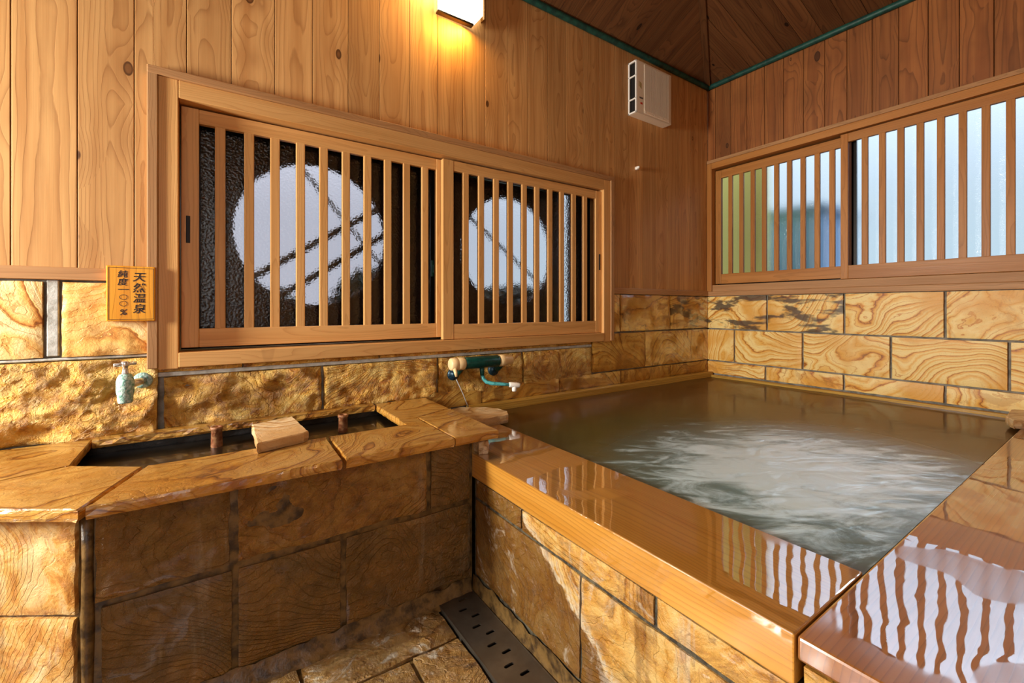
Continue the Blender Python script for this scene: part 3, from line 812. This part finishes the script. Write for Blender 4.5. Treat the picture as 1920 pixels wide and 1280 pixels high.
# ---- outside: screen wall with round openings behind window_1
def holed(mb, x0, x1, z0, z1, cx, cz, R, y0, y1, seg=48):
    V = []; F = []; G = []
    per = []
    for k in range(seg):
        a = 2 * PI * k / seg + PI / 4 * 0; c_, s_ = math.cos(a), math.sin(a)
        tx = ((x1 - cx) if c_ > 0 else (x0 - cx)) / c_ if abs(c_) > 1e-6 else 1e9
        tz = ((z1 - cz) if s_ > 0 else (z0 - cz)) / s_ if abs(s_) > 1e-6 else 1e9
        t_ = min(tx, tz); per.append((cx + c_ * t_, cz + s_ * t_))
    for y in (y0, y1):
        for k in range(seg):
            a = 2 * PI * k / seg; V.append(Vector((cx + R * math.cos(a), y, cz + R * math.sin(a))))
        for p in per: V.append(Vector((p[0], y, p[1])))
    n2 = 2 * seg
    for k in range(seg):
        j = (k + 1) % seg
        F.append((k, j, seg + j, seg + k)); F.append((n2 + k, n2 + seg + k, n2 + seg + j, n2 + j))
        F.append((k, n2 + k, n2 + j, j))
    mb.push(V, F, [tuple(v) for v in V], (.5, .5, .5))
    # corners cut by the radial sampling
    for (qx, qz) in ((x0, z0), (x1, z0), (x0, z1), (x1, z1)):
        mb.box(qx if qx == x0 else qx - .16, qx + .16 if qx == x0 else qx, y0 + .002, y1 - .002, qz if qz == z0 else qz - .16, qz + .16 if qz == z0 else qz)
mb = MB()
holed(mb, -4.4, -2.41, 0.55, 2.5, -3.048, 1.502, 0.386, 0.45, 0.48)
holed(mb, -2.41, -1.262, 0.55, 2.5, -1.752, 1.502, 0.386, 0.45, 0.48)
mb.box(-4.4, -1.262, 0.45, 0.48, 0, 0.55); mb.box(-4.4, -0.6, 0.16, 0.48, 2.5, 2.54); mb.box(-1.19, -0.6, 0.45, 0.48, 0, 2.5)
mb.box(-4.44, -4.4, 0.16, 0.48, 0, 2.54); mb.box(-0.6, -0.56, 0.16, 0.48, 0, 2.54)
struct(mb.build('wall_outer', OUTER, None), 'dark brown screen wall with two round openings behind the back window')
struct(MB().box(-9, 9, 0.16, 9, -0.2, -0.02).box(0.13, 9, -8, 0.16, -0.2, -0.02).build('floor_outer', GRASS, None), 'dark ground outside')
def pole(p0, p1, r, lb):
    o = MB().tube([Vector(p0).lerp(Vector(p1), i / 8) for i in range(9)], r, 10).build('bamboo_pole', BAMBOO, None)
    tag(o, lb, 'pole', 'poles behind the round openings')
pole((-3.75, .52, 0.99), (-2.45, .52, 1.86), .020, 'upper slanting pole behind the left round opening')
pole((-3.70, .53, 0.84), (-2.40, .53, 1.71), .020, 'lower slanting pole behind the left round opening')
pole((-3.18, .60, 2.0), (-2.45, .60, 1.15), .011, 'thin pole falling to the right behind the left round opening')
pole((-2.35, .52, 1.95), (-1.2, .52, 1.12), .012, 'slanting pole behind the right round opening')
def bush(cx, cy, cz, rx, rz, nl, lb):
    mb = MB(); rnd = random.Random(cx)
    for _ in range(nl):
        th, ph = rnd.uniform(0, 2 * PI), math.acos(rnd.uniform(-1, 1)); q = rnd.uniform(.55, 1)
        p = Vector((cx + rx * q * math.sin(ph) * math.cos(th), cy + .14 * q * math.sin(ph) * math.sin(th), cz + rz * q * math.cos(ph)))
        a = Vector((rnd.uniform(-1, 1), rnd.uniform(-1, 1), rnd.uniform(-1, 1))).normalized() * .045
        b = a.cross(Vector((rnd.uniform(-1, 1), rnd.uniform(-1, 1), rnd.uniform(-1, 1)))).normalized() * .018
        mb.push([p - a, p + b, p + a, p - b], [(0, 1, 2, 3)], [tuple(p)] * 4, (.5, .5, .5))
    for k in range(4):
        mb.tube([(cx + .02 * k, cy, -.02), (cx + rx * .3 * (k - 1.5), cy, cz)], .008, 6)
    tag(mb.build('bush', LEAF, None, origin=(cx, cy, -.02)), lb, 'bush')
bush(-2.60, .74, 1.13, .34, .22, 900, 'low dark bush seen through the left round opening at right')
bush(-3.34, .74, 1.00, .34, .24, 1000, 'low dark bush seen through the left round opening at left')
bush(-1.62, .68, 1.08, .45, .20, 1000, 'low dark bush seen through the right round opening')
tag(MB().box(0.5, 0.54, 0.25, -0.20, -0.02, 2.70).box(.49, .55, -.20, -.24, -.02, 2.72).build('fence', FENCE_Y, None, bevel=.004), 'yellow green fence panel outside the right window near the corner', 'fence')
tag(MB().box(1.1, 1.9, 0.25, -0.44, -0.02, 2.02).prism([(1.05, .3), (1.95, .3), (1.95, -.49), (1.05, -.49)], 2.02, 2.07).build('shed', SHED_B, None, bevel=.01), 'blue grey shed outside behind the first sash of the right window', 'shed')

# ================================================================== BATHTUB
tub = thing('bathtub', (-1.5, -1.3, 0.0), 'large sunken bath with wet wooden rims and stone front under the bright window', 'bathtub')
def child_box(name, mat, parent, *bxs, bevel=0.004, axis=None):
    mb_ = MB()
    for b in bxs: mb_.box(*b, axis=axis)
    return mb_.build(name, mat, parent, bevel=bevel)
fr_ = child_box('front_rim', WOOD_RAIL, tub, (-2.677, -2.357, -0.02, -1.803, 0.437, 0.530), bevel=0.003, axis=1)
fr_['label'] = 'thick front rim plank with mirror-like water film'
dk = MB().box(-2.677, -0.0, -1.807, -3.2, 0.488, 0.530, axis=0).build('deck', WOOD_DECK, tub, bevel=0.005)
child_box('back_ledge', WOOD_LEDGE, tub, (-2.357, -0.004, -0.004, -0.052, 0.40, 0.556), bevel=0.006)
child_box('side_ledge', WOOD_LEDGE, tub, (-0.040, 0.0, -0.052, -1.80, 0.40, 0.532), bevel=0.006)
child_box('inner_lining', WOOD_LEDGE, tub, (-2.40, -2.355, -0.05, -1.80, 0.0, 0.50), (-2.355, -0.04, -1.80, -1.84, 0.0, 0.488), (-2.355, -0.04, -0.05, -1.80, 0.0, 0.06))
mb = MB()
def sT(a0, a1, b0, b1, amp=0.003, dark=0.3): grid_stone(mb, a0 - .005, a1 + .005, b0 + .004, b1 - .004, TB3, amp, .014, .02, dark, 0, bulge=.002)
ys = [-0.67, -0.98, -1.509, -1.81]
for i in range(3): sT(ys[i], ys[i + 1], 0.362, 0.435, .002, 0.15)
sT(-1.812, -2.35, 0.362, 0.486, .002, 0.2); sT(-2.35, -2.95, 0.362, 0.486, .002, 0.2); sT(-2.95, -3.2, 0.362, 0.486, .002, 0.2)
ys = [-0.67, -1.261, -1.85, -2.44, -3.03, -3.2]
for i in range(5): sT(ys[i], ys[i + 1], 0.062, 0.358, .003, 0.3)
mb.build('stone_front', ST_F, tub)
MB().box(-2.668, -2.45, -0.66, -3.2, 0.0, 0.437).build('masonry_core', MORTAR_DK, tub)
# mortar fillet at the foot
def fillet(name, p0, p1, outw, h, w_, mat, parent):
    mb_ = MB(); n_ = 70; V = []; G = []; F = []
    P0, P1, O = Vector(p0), Vector(p1), Vector(outw)
    prof = ((0, 1.0), (.25, .55), (.6, .2), (1.0, 0.0))
    for i in range(n_ + 1):
        p = P0.lerp(P1, i / n_)
        for (a, b) in prof:
            q = noise.fractal(p * 18 + Vector((a * 5, b * 7, 0)), 1, 2, 3)
            v = p + O * (a * w_ * (1 + .35 * q) ) + Vector((0, 0, b * h * (1 + .25 * q)))
            V.append(v); G.append(tuple(v))
    for i in range(n_):
        for j in range(3):
            k = i * 4 + j; F.append((k, k + 4, k + 5, k + 1))
    mb_.push(V, F, G, (.3, .8, 0), True)
    return mb_.build(name, mat, parent)
fillet('mortar_fillet', (-2.676, -0.66, -0.004), (-2.676, -3.2, -0.004), (-1, 0, 0), 0.065, 0.010, MORTAR_WET, tub)

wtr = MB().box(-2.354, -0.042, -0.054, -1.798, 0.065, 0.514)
tag(wtr.build('bath_water', WATER, None), 'murky olive bath water stirred by jets, window reflection painted in pale blue', 'water', kind='stuff')

# ================================================================== TROUGH
tr = thing('stone_trough', (-3.3, -0.4, 0.0), 'stone water trough with flat coping slabs along the back wall', 'trough')
mb = MB()
def sR(a0, a1, b0, b1, amp=.004, dark=.6, black=0): grid_stone(mb, a0 + .006, a1 - .006, b0 + .005, b1 - .005, TF3, amp, .012, .02, dark, black, bulge=.003)
sR(-3.765, -3.471, 0.353, 0.597, .005, .75); sR(-3.461, -2.866, 0.353, 0.597, .006, .45); sR(-2.858, -2.684, 0.353, 0.597, .003, .95)
sR(-3.755, -3.466, 0.045, 0.343, .0025, .95); sR(-3.460, -3.166, 0.045, 0.343, .0025, .95); sR(-3.158, -2.684, 0.045, 0.343, .004, .95)
mb.build('front_stones', ST_T, tr)
rt = Vector((0.8259, -0.5638)); nl = Vector((-0.5638, -0.8259))
Q0 = Vector((-3.790, -0.655))
def D3(a, b, d):
    p = Q0 - rt * a + nl * d; return Vector((p.x, p.y, b))
mb = MB()
for (a0, a1, b0, b1) in ((0.008, 0.62, 0.338, 0.597), (0.012, 0.62, 0.03, 0.328)):
    grid_stone(mb, a0, a1, b0, b1, D3, .004, .012, .02, .1, 0, bulge=.003, ang=1.45)
mb.build('corner_stones', ST_L, tr)
c2 = Q0 - rt * 0.66
core = [(-3.786, -0.648), (-2.678, -0.652), (-2.678, -0.53), (-3.69, -0.53), (-3.95, -0.34), (-3.95, -0.005), (c2.x, -0.005), (c2.x, c2.y + .01)]
core2 = [(-2.81, -0.53), (-2.69, -0.53), (-2.69, -0.01), (-2.81, -0.01)]
MB().prism(core, 0, 0.596).prism(core2, 0, .596).build('masonry_core', MORTAR_WET, tr)
MB().prism([(-3.93, -0.53), (-2.81, -0.53), (-2.81, -0.01), (-3.93, -0.01)], 0.0, 0.30).box(-3.36, -3.28, -.50, -.29, .3, .627).build('basin_floor', BASIN, tr)
mb = MB(); grid_stone(mb, -3.95, -2.8, 0.30, 0.60, lambda a, b, d: Vector((a, -0.012 - d, b)), .006, .02, .004, .5, 0); mb.build('basin_wall', BASIN, tr)
fillet('mortar_fillet', (-3.79, -0.658, -0.004), (-2.69, -0.658, -0.004), (0, -1, 0), 0.055, 0.035, MORTAR_WET, tr)
mt = MB(); p_ = D3(0, 0, 0); mt.tube([(p_.x + .014, p_.y + .008, z) for z in (0, .15, .3, .45, .597)], [.014, .012, .015, .012, .014], 8)
mt.build('corner_mortar', MORTAR_WET, tr)
ZT, TH = 0.628, 0.031
def cop(poly, dark=.4, z=ZT, th=TH, lb=None, hewn=.005):
    m_ = MB(); slab(m_, poly, z, th, dark=dark, hewn=hewn)
    o = m_.build('coping_slab', ST_C, tr)
    return o
cop([(-3.764, -0.735), (-3.184, -0.738), (-3.176, -0.456), (-3.680, -0.462)], .3)
cop([(-3.172, -0.738), (-2.795, -0.736), (-2.795, -0.38), (-2.868, -0.375), (-2.868, -0.456), (-3.166, -0.456)], .3)
cop([(-2.791, -0.736), (-2.607, -0.735), (-2.600, -0.30), (-2.791, -0.375)], .05)
cop([(-2.868, -0.371), (-2.793, -0.371), (-2.602, -0.295), (-2.598, -0.004), (-2.868, -0.004)], .05)
e1 = Vector((-3.776, -0.740)); e2 = e1 - rt * 0.66
cop([tuple(e1), (-3.690, -0.462), (-3.866, -0.333), (-4.03, -0.42), tuple(e1 - rt * .32 + Vector((0, 0)))] if False else
    [tuple(e1), (-3.690, -0.462), (-3.866, -0.335), (-4.16, -0.455), tuple(e1 - rt * 0.36)], .25)
cop([(-3.868, -0.330), (-3.872, -0.004), (-4.62, -0.004), (-4.62, -0.21), (-4.165, -0.450)], .35)
cop([(-3.868, -0.055), (-2.875, -0.052), (-2.875, -0.004), (-3.868, -0.004)], .5, z=.634)
tw = MB().box(-3.93, -2.81, -0.53, -0.02, 0.301, 0.572)
tag(tw.build('trough_water', TWATER, None), 'still dark water inside the stone trough', 'water', kind='stuff')
def ovp(x, y, top, lb):
    o = MB().lathe([(.017, .30), (.017, .565), (.019, .575), (.0175, top - .012), (.021, top - .01), (.021, top - .002), (.018, top), (.013, top), (.013, top - .02)], 'z', 20, (0, 0, 0), cap=True)
    t = thing('overflow_pipe', (x, y, .30), lb, 'pipe', 'overflow pipes in the trough')
    for i, v in enumerate(o.v): o.v[i] = (v[0] + x, v[1] + y, v[2])
    o.build('pipe', PIPE, t)
ovp(-3.505, -0.15, 0.648, 'left overflow pipe standing in the trough water, nearer the faucet')
ovp(-3.06, -0.215, 0.645, 'right overflow pipe in the trough water, beyond the bridging stone')
rock('stone_block', ST_ROCK, [(-3.397, -0.255), (-3.252, -0.205), (-3.236, -0.47), (-3.255, -0.49), (-3.40, -0.53)], .629, .663,
     'flat pale stone block laid across the trough opening', 'stone', amp=.004, dark=.1)

# spout rocks on the bath rim
rock('spout_rock', ST_ROCK, [(-2.585, -0.275), (-2.56, -0.12), (-2.44, -0.09), (-2.30, -0.18), (-2.275, -0.30), (-2.31, -0.36), (-2.44, -0.36), (-2.585, -0.36)], .530, .572,
     'rough flat rock resting on the bath rim beside the trough corner', 'rock', amp=.009, dark=.5)
rock('filler_stone', ST_ROCK, [(-2.668, -0.69), (-2.63, -0.70), (-2.615, -0.665), (-2.63, -0.63), (-2.665, -0.64)], .531, .582,
     'small broken stone chunk wedged under the coping corner on the bath rim', 'stone', amp=.012, dark=.8)
rock('deck_rock', ST_ROCK, [(-0.36, -1.83), (-0.42, -1.79), (-0.34, -1.755), (-0.10, -1.745), (-0.035, -1.80), (-0.035, -2.1), (-0.32, -2.1)], .531, .572,
     'flat rough stone lying on the wet deck at the far right corner of the bath', 'stone', amp=.006, dark=.5)

# ================================================================== DRAIN GRATE
dg = thing('drain_grate', (-2.758, -1.4, 0.0), 'brown metal drain grate with slanted slots in the floor gutter', 'drain grate')
cut = MB()
X0, X1 = -2.828, -2.690
sl = []
yk = -0.700; i_ = 0
while yk > -2.2:
    sl.append((-2.744 if i_ % 2 == 0 else -2.768, yk)); yk -= 0.0495; i_ += 1
me = bpy.data.meshes.new('slot_plate'); bm = bmesh.new()
def ring_pts(cx, cy, L=.034, r=.0058, k=6):
    out = []
    for q in range(k + 1): a = -PI / 2 + PI * q / k; out.append((cx + L / 2 - r + r * math.cos(a), cy + r * math.sin(a)))
    for q in range(k + 1): a = PI / 2 + PI * q / k; out.append((cx - L / 2 + r + r * math.cos(a), cy + r * math.sin(a)))
    return out
Z1 = 0.006
# strip by strip: each strip holds one slot
plate = MB()
yt = -0.664
for (cx, cy) in sl:
    yb = cy - 0.02475
    rp = ring_pts(cx, cy); m_ = len(rp)
    outer = []
    for (x, y) in rp:
        dx_, dy_ = x - cx, y - cy
        tx = ((X1 - cx) if dx_ > 0 else (X0 - cx)) / dx_ if abs(dx_) > 1e-6 else 1e9
        ty = ((yt - cy) if dy_ > 0 else (yb - cy)) / dy_ if abs(dy_) > 1e-6 else 1e9
        outer.append((cx + dx_ * min(tx, ty), cy + dy_ * min(tx, ty)))
    V = [(x, y, Z1) for x, y in rp] + [(x, y, Z1) for x, y in outer] + [(x, y, Z1 - .004) for x, y in rp]
    F = []
    for q in range(m_):
        j = (q + 1) % m_
        F += [(q, m_ + q, m_ + j, j), (q, j, 2 * m_ + j, 2 * m_ + q)]
    # corner triangles
    cs = [(X0, yt), (X1, yt), (X0, yb), (X1, yb)]
    for c in cs:
        near = sorted(range(m_), key=lambda q: (outer[q][0] - c[0]) ** 2 + (outer[q][1] - c[1]) ** 2)
        onx = [q for q in near if abs(outer[q][0] - c[0]) < 1e-5][:1]; ony = [q for q in near if abs(outer[q][1] - c[1]) < 1e-5][:1]
        if onx and ony:
            V.append((c[0], c[1], Z1)); F.append((m_ + onx[0], m_ + ony[0], len(V) - 1))
    plate.push(V, F, V, (.5, .5, .5))
    yt = yb
plate.build('slotted_plate', STEEL, dg)
MB().box(X0 - .003, X0, -0.66, -2.2, -.02, .007).box(X1, X1 + .003, -0.66, -2.2, -.02, .007).build('rim', STEEL, dg)
MB().box(X0, X1, -0.66, -2.2, -.03, -.02).build('gutter', DARK, dg)

# ================================================================== SIGN
sg = thing('wooden_sign', (-3.766, -0.014, 1.15), 'small varnished wooden sign with brushed black characters beside the window', 'sign')
MB().box(-3.834, -3.697, -0.036, -0.0145, 1.050, 1.252, axis=2).build('board', WOOD_SIGN, sg, bevel=0.003)
bl = MB(); yb_ = -0.0364
for (x0, x1, z0, z1) in ((-3.829, -3.702, 1.2445, 1.2457), (-3.829, -3.702, 1.0563, 1.0575), (-3.8295, -3.8283, 1.0563, 1.2457), (-3.7027, -3.7015, 1.0563, 1.2457)):
    bl.box(x0, x1, yb_ - .0004, yb_, z0, z1)
bl.build('border_line', INK, sg)
def text_mesh(s_, size, cx, cz, y, mat, parent, name='character', sx=1.0, shear=0.0, bold=0.0):
    cu = bpy.data.curves.new('txt', 'FONT'); cu.body = s_; cu.size = size; cu.align_x = 'CENTER'; cu.align_y = 'CENTER'
    cu.extrude = 0.0003; cu.shear = shear; cu.offset = bold; cu.resolution_u = 4
    to = bpy.data.objects.new('txt', cu); COL.objects.link(to)
    bpy.context.view_layer.update()
    dg_ = bpy.context.evaluated_depsgraph_get()
    me_ = bpy.data.meshes.new_from_object(to.evaluated_get(dg_))
    bpy.data.objects.remove(to)
    if len(me_.vertices):
        xs = [v.co.x for v in me_.vertices]; zs = [v.co.y for v in me_.vertices]
        ox, oz = (min(xs) + max(xs)) / 2, (min(zs) + max(zs)) / 2
        for v in me_.vertices:
            x, yv, zv = v.co
            v.co = ((x - ox) * sx, -zv, (yv - oz))
    me_.name = name; me_.materials.clear(); me_.materials.append(mat)
    o = bpy.data.objects.new(name, me_); COL.objects.link(o)
    W_ = Vector((cx, y, cz))
    if parent is not None: o.parent = parent; o.location = W_ - PW(parent)
    else: o.location = W_
    return o
for ch, z in zip('天然温泉', (1.212, 1.173, 1.135, 1.096)):
    text_mesh(ch, 0.037, -3.743, z, yb_, INK, sg, shear=0.12, bold=0.0004)
for ch, z in zip('純度', (1.223, 1.194)):
    text_mesh(ch, 0.028, -3.789, z, yb_, INK, sg, shear=0.12, bold=0.0003)
text_mesh('一', 0.032, -3.787, 1.166, yb_, INK, sg, shear=0.0, bold=0.0003)
for z in (1.138, 1.114):
    rg = MB(); V = []; F = []
    for k in range(28):
        a = 2 * PI * k / 28
        for r1_, r2_ in ((.0115, .0095), (.0097, .0081)): V.append((-3.787 + r1_ * math.cos(a), yb_ - .0004, z + r2_ * math.sin(a)))
    for k in range(28): j = (k + 1) % 28; F.append((2 * k, 2 * j, 2 * j + 1, 2 * k + 1))
    rg.push(V, F, V, (.5, .5, .5)); rg.build('character', INK, sg)
text_mesh('%', 0.030, -3.787, 1.083, yb_, INK, sg, shear=0.15, bold=0.0002)

# ================================================================== FAUCET (cold tap)
tp = thing('faucet', (-3.735, 0.0, 0.826), 'old chrome faucet crusted with green limescale above the trough', 'faucet')
yk = -0.090; xk = -3.775
MB().lathe([(.027, 0.010), (.030, -0.012), (.024, -0.018)], 'y', 24, (-3.735, 0, .826)).build('wall_rosette', LIME, tp)
MB().tube([(-3.735, -0.012, .826), (-3.742, -0.045, .826), (-3.758, -0.075, .824), (xk, yk, .822)], [.014, .014, .015, .016], 16).build('arm', CHROME, tp)
MB().lathe([(.016, .862), (.022, .852), (.0255, .838), (.0255, .800), (.023, .790), (.0215, .766), (.0195, .760), (.0145, .760), (.0145, .775)], 'z', 24, (xk, yk, 0)).build('body', LIME, tp)
MB().lathe([(.012, .860), (.010, .868), (.0085, .876), (.0085, .888), (.012, .892), (.012, .904), (.009, .908)], 'z', 20, (xk, yk, 0)).build('spindle', CHROME, tp)
MB().tube([(xk - .030, yk - .012, .897), (xk - .028, yk - .0115, .897), (xk, yk, .898), (xk + .028, yk + .010, .900), (xk + .03, yk + .0105, .900)], [.005, .007, .006, .007, .005], 12).build('handle', CHROME, tp)

# ================================================================== MIXER TAP
mx = thing('mixer_tap', (-2.31, 0.0, 0.80), 'dark green wall mixer tap with cream caps and a curved turquoise spout', 'mixer tap')
yc, zc = -0.082, 0.801
MB().lathe([(.031, -2.408), (.033, -2.400), (.033, -2.200), (.030, -2.192)], 'x', 28, (0, yc, zc)).build('body', PATINA, mx)
MB().lathe([(.026, -2.492), (.032, -2.487), (.034, -2.455), (.032, -2.452), (.034, -2.449), (.034, -2.418), (.030, -2.408)], 'x', 28, (0, yc, zc)).build('left_cap', CAPCREAM, mx)
MB().lathe([(.028, -2.192), (.033, -2.184), (.033, -2.150), (.028, -2.144), (.026, -2.105), (.022, -2.100)], 'x', 28, (0, yc, zc)).build('right_cap', CAPCREAM, mx)
MB().tube([(-2.474, yc - .018, zc - .02), (-2.472, yc - .028, zc - .045), (-2.470, yc - .03, zc - .062)], [.011, .009, .006], 10).build('lever', CAPCREAM, mx)
for xx, zz in ((-2.435, .738), (-2.178, .742)):
    MB().lathe([(.034, 0.008), (.036, -0.012), (.030, -0.020), (.018, -0.024), (.018, -0.034), (.012, -.036)], 'y', 26, (xx, 0, zz)).build('rosette', PATINA_D, mx)
    MB().tube([(xx, -.02, zz), (xx + .005, -.05, zz + .01), (xx + .012, -.075, zz + .035), (xx + .012, yc, zc)], [.015, .016, .016, .014], 14).build('inlet', PATINA, mx)
sp = [(-2.300, yc - .002, zc - .025), (-2.300, yc - .004, .755), (-2.300, yc - .006, .728), (-2.296, yc - .012, .710), (-2.284, yc - .024, .694), (-2.262, yc - .040, .686), (-2.235, yc - .056, .683), (-2.20, yc - .070, .679), (-2.165, -.163, .674)]
MB().tube(sp[:3], [.014, .013, .0115], 16).build('spout_neck', PATINA, mx)
MB().tube(sp[2:], [.0105, .0105, .0105, .0105, .0095, .009, .009], 16).build('spout', PATINA_L, mx)
th_ = MB().tube([(-2.172, -.161, .675), (-2.166, -.163, .675), (-2.118, -.176, .669), (-2.112, -.178, .668)], [.012, .0145, .0145, .012], 18)
th_.lathe([(.0125, -.034), (.013, -.03), (.013, 0)], 'z', 18, (-2.143, -.169, .672)); th_.build('outlet_tee', PLASTIC_W, mx)
wj = MB().tube([(-2.437, -.045, .715), (-2.420, -.046, .68), (-2.396, -.047, .63), (-2.365, -.048, .557)], [.0022, .003, .0025, .004], 8)
tag(wj.build('water_jet', CLEAR, None), 'thin jet of water leaking from the mixer tap onto the ledge', 'water')

# ================================================================== VENTILATION UNIT
vn = thing('ventilator', (-0.82, 0.0, 2.69), 'cream ribbed ventilator box high on the back wall near the corner', 'ventilator')
vx0, vx1, vz0, vz1, vd = -1.020, -0.615, 2.500, 2.878, 0.078
mb = MB()
mb.box(vx0 + .012, vx0 + .085, -vd, -vd + .006, vz0, vz1).box(vx1 - .03, vx1, -vd, -vd + .006, vz0, vz1)
mb.box(vx0 + .085, vx1 - .03, -vd, -vd + .006, vz0, vz0 + .035).box(vx0 + .085, vx1 - .03, -vd, -vd + .006, vz1 - .015, vz1)
mb.box(vx0 + .012, vx1, -vd, 0, vz0, vz0 + .006).box(vx0 + .012, vx1, -vd, 0, vz1 - .006, vz1).box(vx1 - .006, vx1, -vd, 0, vz0, vz1)
MB().box(vx0 + .085, vx1 - .03, -vd + .0055, -vd + .010, vz0 + .03, vz1 - .01).build('grille_back', plain('grille_shadow_brown', lin(60, 44, 32), .6), vn)
mb.build('housing', PLASTIC, vn, bevel=0.003)
mb = MB(); sdv = [(vz0, vz0 + .012), (vz0 + .098, vz0 + .108), (vz0 + .262, vz0 + .272), (vz1 - .012, vz1)]
for a, b in sdv: mb.box(vx0, vx0 + .013, -vd, -.002, a, b)
mb.box(vx0, vx0 + .013, -vd, -vd + .012, vz0, vz1).box(vx0, vx0 + .013, -.014, -.002, vz0, vz1)
mb.build('side_frame', PLASTIC_W, vn, bevel=0.003)
MB().box(vx0 + .02, vx0 + .03, -vd + .01, -.004, vz0 + .01, vz1 - .01).build('cavity', DARK, vn)
for k in range(25):
    x = vx0 + .090 + k * (vx1 - .034 - vx0 - .090) / 24
    MB().box(x - .0027, x + .0027, -vd - .003, -vd + .006, vz0 + .012, vz1 - .014).build('rib', PLASTIC, vn)
MB().box(vx0 + .035, vx0 + .075, -vd - .0006, -vd, vz0 + .107, vz0 + .119).build('label', GREY, vn)
MB().box(vx0 + .045, vx0 + .068, -vd - .0006, -vd, vz0 + .068, vz0 + .082).build('label', RED, vn)
MB().box(vx0 + .028, vx0 + .034, -vd - .0006, -vd, vz0 + .19, vz0 + .23).box(vx0 + .04, vx0 + .046, -vd - .0006, -vd, vz0 + .185, vz0 + .225).box(vx0 + .052, vx0 + .058, -vd - .0006, -vd, vz0 + .18, vz0 + .22).build('label', BRASS_TXT, vn)

# wall peg
pg = MB().lathe([(.010, 0.0), (.010, -.02), (.008, -.03), (.004, -.034)], 'y', 16, (-0.932, 0, 2.133)).box(-.941, -.923, -.024, -.002, 2.118, 2.13)
tag(pg.build('wall_peg', PLASTIC_W, None, origin=(-0.932, 0, 2.133)), 'small white peg on the back wall boards below the ventilator', 'peg')

# ================================================================== WALL LAMP
lp = thing('wall_lamp', (-2.42, 0.0, 2.85), 'lit white glass wall lamp with a dark metal edge on the back wall', 'lamp')
poly = [(-2.533, 2.672), (-2.318, 2.672), (-2.263, 2.742), (-2.263, 2.96), (-2.533, 2.96)]
Mx = Matrix(((1, 0, 0, 0), (0, 0, -1, 0), (0, 1, 0, 0), (0, 0, 0, 1)))
MB().prism(poly, 0.012, 0.036, M=Mx).build('glass_shade', LAMPGLASS, lp, bevel=.004)
MB().box(-2.540, -2.325, -0.040, -0.008, 2.660, 2.6715).build('bottom_edge', plain('lamp_dark_metal', lin(54, 42, 26), .35, .7), lp, bevel=.003)
MB().box(-2.259, -2.256, -0.040, 0.0, 2.72, 2.96).build('side_shield', plain('lamp_brass', lin(120, 86, 40), .35, .8), lp, bevel=.001)
MB().box(-2.50, -2.30, -0.012, 0.0, 2.74, 2.94).build('back_plate', PLASTIC_W, lp, bevel=.003)
lbulb = area('lamp_glow', (-2.45, -0.075, 2.646), (-2.50, 0.03, 2.3), 0.2, 0.03, 3.2, (1.0, 0.52, 0.10))
lb2 = area('lamp_glow_side', (-2.560, -0.075, 2.85), (-3.2, 0.12, 2.75), 0.03, 0.2, 5.0, (1.0, 0.56, 0.16))
lb3 = area('lamp_front', (-2.42, -0.045, 2.83), (-2.42, -2.0, 1.6), 0.2, 0.22, 12.0, (1.0, 0.80, 0.52))
for l_ in (lbulb, lb2, lb3):
    l_.parent = lp; l_.location = l_.location - lp.location
